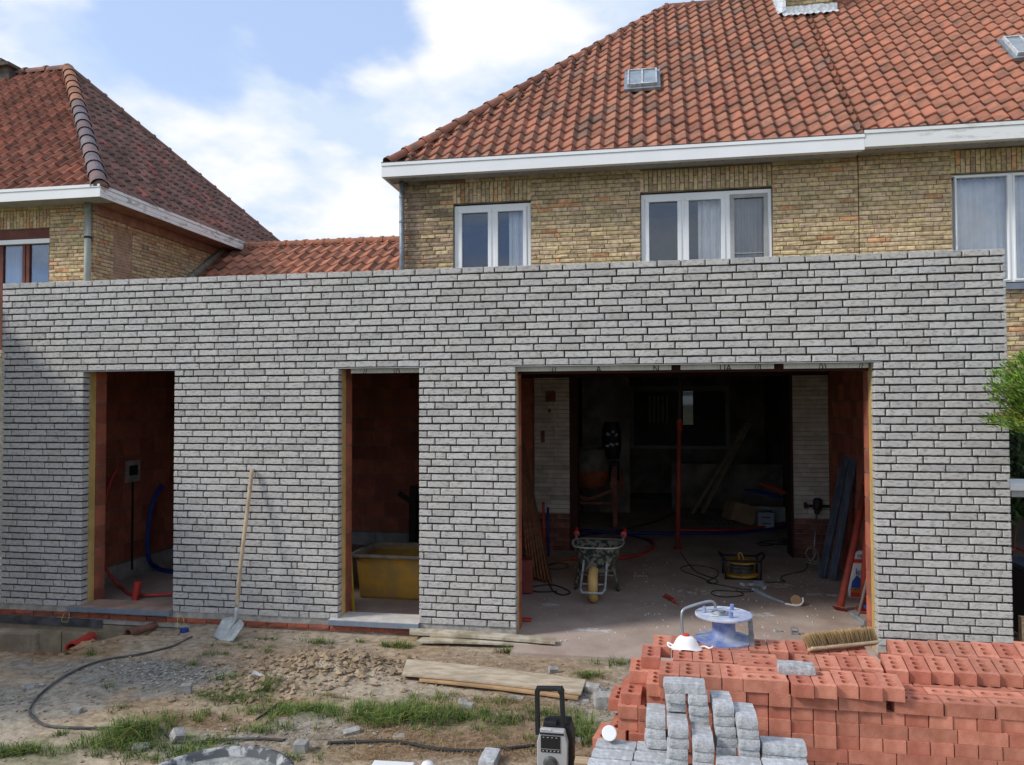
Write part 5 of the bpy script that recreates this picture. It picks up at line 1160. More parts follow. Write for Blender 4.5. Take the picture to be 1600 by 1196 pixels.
# wheelbarrow, wheel towards us
wb = thing('wheelbarrow', 'cement-splashed green wheelbarrow with yellow foam wheel facing out of the opening', 'wheelbarrow', (-.575, 1.35, FZ)); B0 = wb.location.copy()
cx = -.575; wy = 1.30; wz = FZ + .185
Mw = Matrix.Translation((cx, wy, wz)) @ Matrix.Rotation(PI / 2, 4, 'Y')
mb = MB(); prof = [(.186 - .05 + .05 * math.cos(t), .052 * math.sin(t)) for t in [k * PI / 8 - PI / 2 for k in range(9)]]; mb.lathe(prof, 36, Mw, close=False); wh = mb.build('wheel', m_foam, wb, smooth=True)
mb = MB(); mb.lathe([(.135, -.04), (.12, -.03), (.03, -.05), (.03, .05), (.12, .03), (.135, .04)], 24, Mw, close=True); mb.build('rim', m_steel, wh)
TZ = Q(925, 857, 1.5).z
def loop(y0, y1, hw0, hw1, z0, z1, n=28, sq=.55):
    pts = []
    for j in range(n):
        t = 2 * PI * j / n; cc_, ss = math.cos(t), math.sin(t); ex = math.copysign(abs(cc_) ** sq, cc_); ey = math.copysign(abs(ss) ** sq, ss)
        u_ = (ey + 1) / 2; y = y0 + (y1 - y0) * u_; hw = hw0 + (hw1 - hw0) * u_; pts.append(Vector((cx + .01 + ex * hw, y, z0 + (z1 - z0) * u_)))
    return pts
R1 = loop(1.50, 2.20, .25, .31, TZ - .005, TZ - .03); R1b = loop(1.52, 2.18, .235, .295, TZ - .01, TZ - .035); R2 = loop(1.60, 2.02, .165, .20, FZ + .24, FZ + .25); R2b = loop(1.62, 2.0, .15, .185, FZ + .255, FZ + .265)
def skin(mb, loops, caps=True):
    vs = [p for l in loops for p in l]; n = len(loops[0]); fs = [(i * n + j, i * n + (j + 1) % n, (i + 1) * n + (j + 1) % n, (i + 1) * n + j) for i in range(len(loops) - 1) for j in range(n)]
    if caps: fs += [tuple(range(n))[::-1], tuple((len(loops) - 1) * n + j for j in range(n))]
    mb.add(vs, fs)
mb = MB(); skin(mb, [R2, [a.lerp(b, .5) for a, b in zip(R2, R1)], R1, R1b, R2b]); mb.build('tray', m_green, wb, smooth=False)
R0 = loop(1.485, 2.215, .262, .318, TZ - .003, TZ - .028); R0u = [p + Vector((0, 0, .014)) for p in R0]; R1u = [p + Vector((0, 0, .014)) for p in R1b]
mb = MB(); skin(mb, [R1b, R0, R0u, R1u], False); mb.build('tray_rim', m_cement, wb)
mb = MB()
fr = [(cx - .125, 1.62, FZ + .42), (cx - .125, 1.50, FZ + .30), (cx - .125, 1.18, FZ + .16), (cx - .10, 1.09, FZ + .145), (cx + .10, 1.09, FZ + .145), (cx + .125, 1.18, FZ + .16), (cx + .125, 1.50, FZ + .30), (cx + .125, 1.62, FZ + .42)]
mb.tube(fr, .0125, 8); mb.tube([(cx - .12, wy, wz), (cx + .12, wy, wz)], .009, 8); mb.tube([(cx - .125, 1.57, FZ + .42), (cx + .125, 1.57, FZ + .42)], .007, 6)
for s_ in (-1, 1): mb.tube([(cx + s_ * .125, 1.55, FZ + .33), (cx + s_ * .19, 1.9, FZ + .36), (cx + s_ * .27, 2.3, FZ + .47), (cx + s_ * .29, 2.55, FZ + .53)], .0155, 8)
mb.tube([(cx - .2, 1.86, FZ + .16), (cx + .2, 1.86, FZ + .16)], .009, 8); mb.build('frame', m_blade, wb, smooth=True)
for s_ in (-1, 1):
    mb = MB(); mb.tube(spline([(cx + s_ * .17, 1.72, FZ + .33), (cx + s_ * .215, 1.76, FZ + .14), (cx + s_ * .235, 1.80, FZ + .018), (cx + s_ * .235, 1.86, FZ + .018), (cx + s_ * .20, 1.92, FZ + .16), (cx + s_ * .16, 1.95, FZ + .30)], 5), .0155, 8); mb.build('leg', m_green, wb, smooth=True)
    mb = MB(); mb.tube([(cx + s_ * .283, 2.47, FZ + .51), (cx + s_ * .293, 2.60, FZ + .55)], .02, 10); mb.lathe([(.014, 0), (.036, .004), (.034, .02), (.012, .026)], 14, Matrix.Translation((cx + s_ * .279, 2.44, FZ + .515)) @ Matrix.Rotation(-PI / 2, 4, 'X')); mb.build('grip', mat('red_grip', (.62, .05, .04), .5), wb)

# steel props
def prop(p0, p1, label, upright=False, th=.03, split=.55):
    root = thing('steel_prop', label, 'prop', tuple(p0)); d = (p1 - p0)
    mb = MB(); mb.tube([p0 + d * .004, p0 + d * split], th, 16); mb.build('outer_tube', m_redst, root, smooth=True)
    mb = MB(); mb.tube([p0 + d * (split - .02), p1], th * .78, 14); mb.build('inner_tube', m_redst if not upright else mat('dark_steel', (.09, .07, .06), .7), root, smooth=True)
    mb = MB(); mb.tube([p0 + d * (split - .06), p0 + d * split], th * 1.35, 14); mb.build('collar', m_redst, root)
    M_ = Matrix.Translation(p0) @ d.to_track_quat('Z', 'Y').to_matrix().to_4x4(); mb = MB(); mb.box((0, 0, 0), (.12, .12, .007)); mb.v = [tuple(M_ @ Vector(v) + Vector((0, 0, .01))) for v in mb.v]; mb.build('base_plate', m_redst, root)
a = P(1059, 858, FZ); t_ = Q(1063, 588, a.y); t_.z = 2.74; prop(a, t_, 'upright red steel prop standing in the middle of the wide opening', True, .032, .68)
a = P(1312, 955, FZ); a.z = FZ + .012; prop(a, QX(1357, 742, 2.34), 'red steel prop leaning right, with free-standing foot before the cement bag', False, .034, .97)
a = P(1348, 957, FZ); a.z = FZ + .012; prop(a, QX(1362, 720, 2.10), 'red steel prop leaning nearest the right jamb, in front of the bag', False, .034, .97)

# two long grey boards against the right wall
for (x0, y0, x1, y1, lab) in ((1284, 905, 1322, 714, 'left grey long board leaning on the block wall'), (1301, 908, 1334, 716, 'right grey long board leaning on the block wall, wider in view')):
    a = P(x0, y0, FZ); b_ = QX(x1, y1, 2.36); mb = MB(); mb.bar(a + Vector((0, 0, .02)), b_, .105, .03, Vector((-.8, -.6, 0))); single(mb, 'long_board', mat('grey_board', (.09, .105, .14), .6, col2=(.05, .058, .08), scale=5, stretch=(4, 4, .5)), lab, 'board', 'grey boards leaning together', bevel=.004)

# cement bag
c = P(1342, 943, FZ); c.y = 1.98; c.x = Q(1341, 900, 1.98).x; root = thing('cement_bag', 'half-used white, blue and red paper plaster bag behind the leaning props', 'bag', (c.x, c.y, FZ))
vs = []; fs = []; nn_, mm = 12, 20; Hb = Q(1341, 862, 1.95).z - FZ
for i in range(nn_ + 1):
    t = i / nn_; wv = .115 * (1 - .12 * t) * (.9 + .1 * math.sin(t * 5)); dv = .06 * (1 - .55 * t)
    for j in range(mm):
        q = 2 * PI * j / mm; e = (abs(math.cos(q)) ** .5) * math.copysign(1, math.cos(q)); g = (abs(math.sin(q)) ** .7) * math.copysign(1, math.sin(q)); zz = Hb * t - (.06 * max(0, -e) * (t ** 4)); vs.append((c.x + e * wv + .012 * t + .006 * noise.noise(Vector((i, j, 0))), c.y + g * dv, FZ + zz))
for i in range(nn_):
    for j in range(mm): fs.append((i * mm + j, i * mm + (j + 1) % mm, (i + 1) * mm + (j + 1) % mm, (i + 1) * mm + j))
fs.append(tuple(range(mm))[::-1])
mb = MB(); mb.add(vs, fs); bg_ = mb.build('bag_paper', m_paper, root, smooth=True)
yf2 = c.y - .064
mb = MB(); mb.b(c.x - .095, c.x + .10, yf2 - .003, yf2 + .001, FZ + .01, FZ + .10); mb.build('red_band', m_bred, bg_); mb = MB(); mb.b(c.x - .085, c.x + .10, yf2 + .012, yf2 + .016, FZ + Hb * .76, FZ + Hb * .84); mb.build('red_stripe', m_bred, bg_)
mb = MB(); mb.prism([(c.x - .09, FZ + .105), (c.x + .08, FZ + .105), (c.x + .07, FZ + .22), (c.x + .01, FZ + .20), (c.x - .03, FZ + .24), (c.x - .08, FZ + .17)], 0, .003, Matrix(((1, 0, 0, 0), (0, 0, 1, yf2 - .002), (0, 1, 0, 0), (0, 0, 0, 1)))); mb.build('blue_figure', m_bblue, bg_)
text_mesh('lettering', 'kna', .10, (c.x - .045, yf2 + .001, FZ + Hb * .50), (PI / 2, 0, 0), m_bblue, bg_, .002)
text_mesh('lettering', 'ro', .07, (c.x - .02, yf2 + .018, FZ + Hb * .87), (PI / 2, 0, 0), m_bblue, bg_, .002)
text_mesh('lettering', 'Rotband', .05, (c.x - .09, yf2 - .006, FZ + .06), (PI / 2, 0, 0), mat('yellow_print', (.6, .5, .1), .7), bg_, .001)

# squeegee at the right jamb
a, b_ = P(1330, 963, FZ), P(1352, 977, FZ); c = (a + b_) / 2
root = thing('floor_scraper', 'grey rubber floor scraper with pale stick at the right jamb', 'scraper', (c.x, c.y, FZ)); mb = MB(); mb.bar(a + Vector((0, 0, .02)), b_ + Vector((0, 0, .02)), .03, .045); mb.build('blade', mat('grey_rubber', (.25, .27, .28), .7), root, bevel=.004)
mb = MB(); mb.tube([c + Vector((0, 0, .04)), Q(1361, 880, .75)], .012, 8); mb.build('stick', m_steel, root); mb = MB(); mb.tube([Q(1352, 948, .93), Q(1361, 955, .85)], .018, 8); mb.build('joint', m_blupl, root)
mb = MB(); c = P(1365, 992, FZ); mb.prism([(c.x - .12, c.y - .05), (c.x + .03, c.y - .05), (c.x + .05, c.y + .1)], FZ, FZ + .09); single(mb, 'metal_bracket', m_zinc, 'folded blue-grey metal piece behind the broom at the right jamb foot', 'metal piece')

# paddle mixer leaning on the right pier
a = P(1270, 868, FZ); a.y = 3.72; a.x = Q(1270, 868, 3.72).x; a.z = FZ; tp = Q(1276, 803, 3.93)
root = thing('paddle_mixer', 'hand-held paddle mixer with black motor leaning on the painted pier', 'mixing drill', tuple(a)); d = tp - a
mb = MB(); mb.tube([a + d * .04, tp], .011, 8); mb.build('shaft', m_steel, root, smooth=True)
mb = MB(); M_ = Matrix.Translation(a + d * .02)
mb.tube([a + Vector((.085 * math.cos(t), .085 * math.sin(t), .012)) for t in [k * PI / 9 for k in range(18)]], .008, 6, closed=True)
for s_ in (0, PI * 2 / 3, PI * 4 / 3): mb.tube(spline([a + Vector((0, 0, .02)), a + Vector((.06 * math.cos(s_), .06 * math.sin(s_), .03)), a + Vector((.09 * math.cos(s_ + .6), .09 * math.sin(s_ + .6), .11)), a + Vector((.05 * math.cos(s_ + 1.2), .05 * math.sin(s_ + 1.2), .19)), a + d * .28], 5), .008, 6)
mb.build('paddle', m_cement, root)
ux = Vector((1, 0, 0)); mb = MB(); mb.lathe([(.03, 0), (.035, .04), (.055, .06), (.06, .17), (.05, .20), (.02, .21)], 16, Matrix.Translation(tp) @ d.to_track_quat('Z', 'Y').to_matrix().to_4x4()); mb.build('motor', m_black, root)
hb = tp + d.normalized() * .10; mb = MB(); mb.tube(spline([hb + ux * -.15 + Vector((0, 0, .03)), hb + ux * -.13, hb + ux * -.06, hb + ux * .06, hb + ux * .15], 4), .017, 8); mb.tube([hb + ux * -.15 + Vector((0, 0, .05)), hb + ux * -.15 + Vector((0, 0, -.03))], .02, 8); mb.build('handle', m_black, root)
hose('extension_cable', 'black cord trailing from the paddle mixer to the yellow reel', [(1262, 880), (1256, 892), (1226, 899), (1220, 905), (1226, 909), (1195, 910)], .006, m_cable, 'cord', z=FZ + .006)

# yellow cable reel in a tubular frame
c = P(1161, 906, FZ); root = thing('cable_reel', 'yellow cable reel in a dark tubular frame on the concrete floor', 'cable reel', (c.x, c.y + .15, FZ)); c = root.location.copy()
M_ = Matrix.Translation(c)
mb = MB(); mb.lathe([(.185, .02), (.19, .025), (.19, .045), (.10, .05), (.10, .17), (.175, .175), (.18, .18), (.18, .195), (.02, .20)], 32, M_); dr_ = mb.build('drum', mat('dirty_yellow_plastic', (.55, .33, .05), .6, var=.4), root, smooth=False)
mb = MB()
for k in range(5): mb.tube([c + Vector(((.115 + .012 * (k % 2)) * math.cos(t), (.115 + .012 * (k % 2)) * math.sin(t), .065 + k * .022)) for t in [q * PI / 12 for q in range(24)]], .011, 6, closed=True)
mb.build('wound_cable', m_cabg, dr_, smooth=True)
mb = MB(); h = .22
for sx_ in (-.2, .2):
    for sy_ in (-.17, .17): mb.tube([c + Vector((sx_, sy_, .0)), c + Vector((sx_, sy_, h))], .011, 8)
    mb.tube(spline([c + Vector((sx_, -.17, h)), c + Vector((sx_ * 1.25, -.1, h + .05)), c + Vector((sx_ * 1.25, .1, h + .05)), c + Vector((sx_, .17, h))], 5), .014, 8)
for sy_ in (-.17, .17): mb.tube([c + Vector((-.2, sy_, h)), c + Vector((.2, sy_, h))], .011, 8); mb.tube([c + Vector((-.2, sy_, .012)), c + Vector((.2, sy_, .012))], .011, 8)
mb.build('frame', m_black, root, smooth=True)
mb = MB(); mb.tube(spline([c + Vector((-.02, 0, .20)), c + Vector((-.03, 0, .27)), c + Vector((0, 0, .28)), c + Vector((.03, .0, .2))], 4), .009, 6); mb.build('crank', m_tub, root)
# cords and hoses on the floor
hose('extension_cable', 'dark cord looping left of the yellow reel towards the prop', [(1063, 862), (1075, 880), (1090, 895), (1120, 906), (1114, 912), (1096, 903), (1068, 893), (1066, 886), (1090, 884), (1118, 890), (1121, 900), (1105, 910), (1130, 915), (1160, 921), (1185, 922), (1165, 925), (1120, 923), (1112, 928), (1130, 933), (1158, 931), (1160, 927), (1150, 923)], .006, m_cable, 'cord', z=FZ + .007)
hose('extension_cable', 'black cord coiled at the foot of the leaning planks', [(812, 868), (835, 872), (852, 890), (858, 912), (866, 925), (880, 930), (890, 925), (868, 915), (845, 915), (824, 920), (840, 925), (870, 924)], .008, m_cable, 'cord', z=FZ + .009)
hose('extension_cable', 'thin cord ring between the planks and the wheelbarrow', [(857, 882), (876, 880), (888, 884), (880, 889), (860, 889), (856, 885), (870, 880)], .006, m_cable, 'cord', z=FZ + .007)
hose('extension_cable', 'orange extension cord lying beside the leaning planks', [(855, 868), (868, 876), (885, 879), (900, 877), (890, 873), (878, 875)], .009, mat('orange_rubber', (.5, .2, .03), .6), 'cord', z=FZ + .01)
hose('extension_cable', 'black cord and plug lying at the foot of the right pier', [(1182, 850), (1195, 846), (1215, 845), (1228, 842), (1215, 850), (1192, 853), (1186, 849), (1230, 852)], .008, m_cable, 'cord', z=FZ + .009)
mb = MB(); c = P(1231, 851, FZ); mb.box(c + Vector((0, 0, .03)), (.13, .06, .05)); single(mb, 'power_socket', m_black, 'small black socket block at the foot of the right pier', 'socket', bevel=.005)
hose('water_pipe', 'thick red pipe curving on the floor behind the wheelbarrow', [(893, 872), (930, 872), (968, 872), (995, 868), (1015, 860), (1022, 850), (1012, 841)], .021, m_redpl, 'pipe', z=FZ + .022)
hose('water_pipe', 'dark blue pipe running along the old threshold', [(888, 829), (930, 831), (1000, 833), (1060, 834), (1140, 833), (1190, 829), (1236, 822)], .026, m_blupl, 'pipe', z=FZ + .027)
hose('water_pipe', 'red pipe running behind the blue one along the threshold', [(1060, 828), (1100, 829), (1140, 828), (1190, 824), (1236, 815)], .022, m_redpl, 'pipe', z=FZ + .023)
hose('water_pipe', 'thin blue pipe curling from the threshold to the red one', [(895, 827), (945, 831), (985, 837), (1010, 844), (1019, 850)], .016, m_blupl, 'pipe', z=FZ + .017)
hose('extension_cable', 'long black cord swept across the dark room floor', [(895, 838), (950, 832), (1000, 822), (1035, 812), (1052, 800)], .012, m_cable, 'cord', z=FZ + .013)
# small things on the floor
mb = MB(); c = P(1243, 946, FZ); mb.tube([P(1182, 924, FZ + .01), P(1205, 935, FZ + .01), P(1225, 942, FZ + .008)], [.03, .02, .012], 6)
for (x, y, s_) in ((1160, 912, .06), (1172, 914, .05), (1185, 912, .07), (1192, 918, .05), (1178, 921, .05)): mb.box(P(x, y, FZ + .02), (s_ * 1.5, s_, .03), Matrix.Rotation(x * .7, 3, 'Z') @ Matrix.Rotation(.3, 3, 'X'))
single(mb, 'crumpled_tape', mat('dusty_foil', (.42, .45, .50), .6, var=.3), 'crumpled grey tape strip trailing from the yellow reel', 'tape')
root = thing('tape_roll', 'brown tape roll in a white ring lying on the floor', 'tape roll', tuple(c)); M_ = Matrix.Translation(c + Vector((0, 0, .05))) @ Matrix.Rotation(1.25, 4, 'X')
mb = MB(); mb.lathe([(.03, -.022), (.052, -.022), (.052, .022), (.03, .022)], 20, M_); mb.build('roll', m_card, root); mb = MB(); mb.tube(spline([c + Vector((-.10, .01, .01)), c + Vector((-.04, -.03, .01)), c + Vector((.03, -.04, .012)), c + Vector((.07, -.01, .04)), c + Vector((.07, .0, .08))], 5), .010, 6); mb.build('white_strip', m_mask, root)
mb = MB(); a, b_ = P(1036, 932, FZ + .01), P(1060, 945, FZ + .01); mb.tube([a, b_], .008, 6); mb.tube([P(1040, 930, FZ + .03), P(1053, 938, FZ + .02)], .018, 8); single(mb, 'caulking_gun', m_redst, 'small red and dark hand tool lying on the floor', 'tool')
mb = MB(); c = P(1241, 991, FZ); r = random.Random(2)
for k in range(4): mb.tube([c + Vector((-.03, -.03 + k * .02, .01)), c + Vector((-.02, -.03 + k * .02, .06)), c + Vector((.03, -.03 + k * .02, .055)), c + Vector((.035, -.03 + k * .02, .008))], .0025, 5)
mb.box(c + Vector((0, 0, .012)), (.06, .05, .02)); single(mb, 'wall_tie_bundle', m_steel, 'little bundle of wire ties right of the brick stub on the concrete', 'wire ties')
mb = MB(); c = P(822, 971, FZ); mb.box(c + Vector((0, .0, .02)), (.10, .05, .02)); single(mb, 'red_tool', m_bred, 'red tool end at the left jamb of the wide opening', 'tool')
mb = MB(); c = Q(822, 905, 1.6); mb.box((c.x, c.y, FZ + .19), (.14, .2, .36), Matrix.Rotation(.2, 3, 'Z')); single(mb, 'red_case', mat('red_case_plastic', (.22, .05, .035), .6), 'dark red case behind the left jamb', 'case', bevel=.01)

# stack of planks leaning left
r = random.Random(14)
for i in range(7):
    x0 = 828 + i * 5.0; y0 = 905 + i * 1.5; a = P(x0 + 2, min(y0, 912), FZ); b_ = QX(807 + i * 2.2, 655 + i * 9 + r.uniform(-6, 6), -1.775 + i * .006)
    mb = MB(); mb.bar(a + Vector((0, 0, .01)), b_, .15, .02, Vector((.9, -.35, 0))); single(mb, 'floor_plank', m_ply, 'reddish plank leaning left, %s from the left in the row' % ORD[i], 'plank', 'reddish planks leaning behind the left jamb', bevel=.002)
for (x, m_, lab, yt) in ((850, m_redpl, 'red pipe end sticking up before the white pier base', 785), (857, m_blupl, 'blue pipe end sticking up before the white pier base', 793)):
    a = P(x, 850, FZ); a.y = 3.6; a.x = Q(x, 850, 3.6).x; t_ = Q(x - 1, yt, 3.6); mb = MB(); mb.tube([Vector((a.x, 3.6, FZ)), t_], .017, 10); single(mb, 'pipe_end', m_, lab, 'pipe', smooth=True)

# concrete mixer in the old room
root = thing('concrete_mixer', 'orange concrete mixer with tipping wheel standing in the dark room', 'concrete mixer', (-.95, 6.4, FZ))
mY = 6.4; M_ = Matrix.Translation((-.97, mY, .98)) @ Matrix.Rotation(.12, 4, 'X')
mb = MB(); mb.lathe([(.10, -.32), (.26, -.27), (.31, -.10), (.31, .02)], 26, M_, close=False); mb.build('drum_base', mat('faded_orange', (.42, .12, .06), .7, var=.4), root, smooth=True)
mb = MB(); mb.lathe([(.312, .02), (.31, .10), (.24, .36), (.20, .38), (.19, .37), (.29, .08)], 26, M_, close=False); mb.build('drum_top', mat('cement_grey_drum', (.22, .20, .17), .85, var=.4), root, smooth=True)
mb = MB(); mb.bar((-1.36, mY - .25, .62), (-.98, mY - .3, .50), .05, .06); mb.bar((-.98, mY - .3, .50), (-.60, mY - .25, .66), .05, .06); mb.bar((-.56, mY - .1, FZ), (-.56, mY - .1, 1.05), .07, .07, X1); mb.bar((-.56, mY + .35, FZ), (-.56, mY, .8), .05, .05, X1)
mb.bar((-1.38, mY - .1, .42), (-.56, mY - .1, .42), .04, .04); mb.bar((-1.40, mY - .1, FZ), (-1.40, mY - .1, 1.0), .06, .06, X1); mb.bar((-.62, mY - .12, .66), (-.58, mY - .12, 1.0), .04, .05, X1); mb.build('stand', mat('rusty_orange_frame', (.36, .13, .09), .7, var=.4), root)
mb = MB(); mb.tube([Vector((-.44, mY - .1 + .19 * math.cos(t), .79 + .19 * math.sin(t))) for t in [k * PI / 12 for k in range(24)]], .014, 8, closed=True)
mb.tube([(-.44, mY - .28, .79), (-.44, mY + .08, .79)], .010, 6); mb.tube([(-.44, mY - .1, .61), (-.44, mY - .1, .97)], .010, 6); mb.tube([(-.56, mY - .1, .79), (-.44, mY - .1, .79)], .02, 8); mb.build('tipping_wheel', mat('wheel_orange', (.40, .10, .04), .6), root, smooth=True)
mb = MB(); mb.b(-.66, -.50, mY + .1, mY + .4, .75, 1.1); mb.build('motor_housing', m_black, root, bevel=.02)
# worker jacket with reflective bands hanging on the back post
root = thing('safety_jacket', 'dark jacket with white reflective patches hanging in the dark room', 'jacket', (-.68, 7.9, 1.0))
mb = MB(); vs = []; fs = []
for i in range(9):
    t = i / 8; wv = .13 + .05 * math.sin(t * 3); 
    for j in range(12): q = 2 * PI * j / 12; vs.append((-.68 + wv * math.cos(q) * (1 + .1 * math.sin(3 * q)), 7.9 + .06 * math.sin(q), 1.05 + .7 * t))
for i in range(8):
    for j in range(12): fs.append((i * 12 + j, i * 12 + (j + 1) % 12, (i + 1) * 12 + (j + 1) % 12, (i + 1) * 12 + j))
mb.add(vs, fs); mb.build('cloth', m_black, root, smooth=True)
mb = MB()
for (x, y, w_, h_) in ((950, 679, .07, .05), (958, 675, .05, .04), (963, 680, .04, .06), (949, 697, .06, .04), (956, 695, .09, .04), (964, 694, .05, .04)): q = Q(x, y, 7.81); mb.box(q, (w_, .01, h_), Matrix.Rotation(.5 * math.sin(x), 3, 'Y'))
mb.build('reflective_patch', m_mask, root)
mb = MB(); mb.b(-1.25, -.35, 7.98, 8.12, FZ, 2.7); single(mb, 'inner_wall_stub', m_darkc, 'old plastered wall stub behind the concrete mixer', 'wall')
mb = MB(); mb.b(.45, 2.58, 8.9, 9.0, FZ, .9); 
single(mb, 'old_sideboard', m_darkc, 'low dark wall unit across the back of the old room', 'low wall')
# leaning beams in the old room
for (dx, lab) in ((0, 'left old beam leaning in the dark room'), (16, 'right old beam leaning in the dark room')):
    a = Q(1078 + dx, 795, 7.6); a.z = FZ; b_ = Q(1166 + dx * .3, 662, 8.2); mb = MB(); mb.bar(a + Vector((0, 0, .02)), b_, .07, .06); single(mb, 'old_beam', mat('old_timber', (.34, .28, .19), .8, var=.3), lab, 'beam', 'old beams leaning together')
# box, crate, pipes, red blue tray
c = Q(1155, 800, 6.9); root_m = MB(); root_m.box((c.x, 6.9, FZ + .20), (.42, .36, .32), Matrix.Rotation(.35, 3, 'Z') @ Matrix.Rotation(.3, 3, 'Y')); single(root_m, 'cardboard_box', m_card, 'tilted brown cardboard box in the dark room', 'box', bevel=.004)
c = Q(1196, 815, 6.6); root = thing('storage_crate', 'pale plastic drawer crate beside the cardboard box', 'crate', (c.x, 6.6, FZ)); mb = MB(); mb.b(c.x - .13, c.x + .13, 6.5, 6.8, FZ, FZ + .26); mb.build('crate_body', mat('pale_blue_grey_plastic', (.40, .42, .48), .5), root, bevel=.01)
mb = MB(); mb.b(c.x - .07, c.x + .07, 6.49, 6.4995, FZ + .17, FZ + .185); mb.b(c.x - .07, c.x + .07, 6.49, 6.4995, FZ + .07, FZ + .085); mb.build('handle_slot', m_black, root)
root = thing('scrap_container', 'open grey crate of mixed junk under the blue and red sheets', 'crate', (2.0, 7.2, FZ)); mb = MB(); mb.b(1.75, 2.3, 7.0, 7.3, FZ, .32); mb.build('crate_body', m_pale, root); mb = MB(); r = random.Random(1)
for k in range(9): mb.box((1.78 + k * .055, 6.99, .2 + r.uniform(0, .1)), (.04, .02, .06), Matrix.Rotation(r.uniform(-1, 1), 3, 'Y'))
mb.build('junk', m_radio, root)
for (x0, y0, x1, y1, m_, lab) in ((1163, 766, 1222, 778, m_blupl, 'dark blue curved sheet with pale edge on the junk heap'), (1186, 755, 1228, 770, m_redpl, 'dark red curved sheet on the junk heap')):
    a, b_ = Q(x0, y0, 6.95), Q(x1, y1, 6.9); mb = MB(); mb.tube(spline([a, a.lerp(b_, .5) + Vector((0, 0, .03)), b_], 6), [.008] * 13 if False else .02, 8); mb.bar(a + Vector((.05, .1, -.02)), b_ + Vector((0, .1, -.02)), .2, .03); single(mb, 'curved_sheet', m_, lab, 'sheet')
for k in range(5):
    a = P(1104 + k * 9, 822, FZ); a.z += .045; mb = MB(); M_ = Matrix.Translation(a) @ Vector((-.28, .96, .02)).to_track_quat('Z', 'Y').to_matrix().to_4x4(); mb.lathe([(.036, .0), (.044, 0), (.044, .8), (.036, .8)], 14, M_, close=False); single(mb, 'conduit_pipe', mat('grey_pvc', (.20, .17, .14), .6), 'grey-brown pipe length lying in the dark room, %s from the left' % ORD[k], 'pipe', 'pipe lengths lying side by side')

# ---- first doorway
hose_pts = [(184, 731), (170, 760), (161, 800), (159, 850), (166, 892), (186, 918), (214, 931), (272, 924)]
pts = [Q(184, 731, 1.2), Q(171, 758, 1.12), Q(163, 800, 1.02), Q(161, 850, .95), Q(167, 890, .95), P(188, 916, FZ + .03), P(214, 930, FZ + .03), P(300, 926, FZ + .03)]
mb = MB(); mb.tube(spline(pts, 6), .0165, 10); single(mb, 'water_pipe', m_redpl, 'red pipe curving up from the floor inside the first doorway', 'pipe', smooth=True)
for k in range(2):
    pts = [Q(252 + k * 4, 757 + k * 3, 1.95), Q(240 + k * 3, 778, 1.85), Q(232 + k * 3, 810, 1.78), Q(229 + k * 3, 850, 1.75), Q(232 + k * 3, 876, 1.75), P(243 + k * 3, 889 - k * 3, FZ + .02), P(262, 894 - k * 3, FZ + .02), P(300, 895 - k * 3, FZ + .02)]
    mb = MB(); mb.tube(spline(pts, 6), .0165, 10); single(mb, 'water_pipe', m_blupl, ('front', 'back')[k] + ' blue pipe curving up inside the first doorway', 'pipe', smooth=True)
c = P(211, 938, FZ); root = Q(216, 909, c.y); mb = MB(); d = root - c
k = 30; mb.tube([c + d * (i / k) for i in range(k + 1)], [.040 if i % 2 else .034 for i in range(k + 1)], 14); single(mb, 'corrugated_duct', m_redpl, 'red ribbed duct stub standing behind the first sill', 'duct')
# ---- second doorway: yellow mortar trough and spirit level
TY0 = 1.02; tl_, tb_ = Q(548, 858, TY0), Q(560, 941, TY0)
xl0, xr0 = Q(545, 860, TY0).x, Q(545, 860, TY0).x + 1.08; zt_ = Q(600, 868, TY0).z + FZ * 0
root = thing('mortar_trough', 'large yellow plastic mortar trough standing in the second doorway', 'trough', ((xl0 + xr0) / 2, TY0 + .35, FZ))
def rrect(x0, x1, y0, y1, z, rr, n=6):
    pts = []
    for (cx_, cy_, a0) in ((x1 - rr, y1 - rr, 0), (x0 + rr, y1 - rr, PI / 2), (x0 + rr, y0 + rr, PI), (x1 - rr, y0 + rr, 1.5 * PI)):
        for k in range(n + 1): t = a0 + PI / 2 * k / n; pts.append(Vector((cx_ + rr * math.cos(t), cy_ + rr * math.sin(t), z)))
    return pts
i0 = .045; bt = .085
l0 = rrect(xl0 + bt, xr0 - bt, TY0 + .06, TY0 + .66, FZ + .0, .07); l1 = rrect(xl0 + i0, xr0 - i0, TY0 + .02, TY0 + .72, zt_ - .035, .09); l2 = rrect(xl0 + i0 + .02, xr0 - i0 - .02, TY0 + .04, TY0 + .70, zt_ - .03, .08); l3 = rrect(xl0 + bt + .02, xr0 - bt - .02, TY0 + .08, TY0 + .64, FZ + .03, .06)
lb_ = rrect(xl0 + bt - .004, xr0 - bt + .004, TY0 + .055, TY0 + .665, FZ + .03, .075)
mb = MB(); skin(mb, [l0, lb_, l1, l2, l3]); mb.build('trough_body', m_tub, root, smooth=True)
mb = MB(); skin(mb, [rrect(xl0 + i0 + .0, xr0 - i0 - .0, TY0 + .02, TY0 + .72, zt_ - .04, .09), rrect(xl0, xr0, TY0 - .02, TY0 + .76, zt_ - .03, .12), rrect(xl0 + .003, xr0 - .003, TY0 - .017, TY0 + .757, zt_ + .004, .12), rrect(xl0 + i0 - .01, xr0 - i0 + .01, TY0 + .01, TY0 + .73, zt_ + .004, .1), rrect(xl0 + i0 + .03, xr0 - i0 - .03, TY0 + .05, TY0 + .69, zt_ - .06, .08)], False); mb.build('crusted_rim', m_tubrim, root, smooth=True)
a = Q(550, 950, .44); a.z = FZ; b_ = Q(543, 822, .40); root = thing('spirit_level', 'long yellow spirit level leaning against the red jamb of the second doorway', 'spirit level', tuple(a))
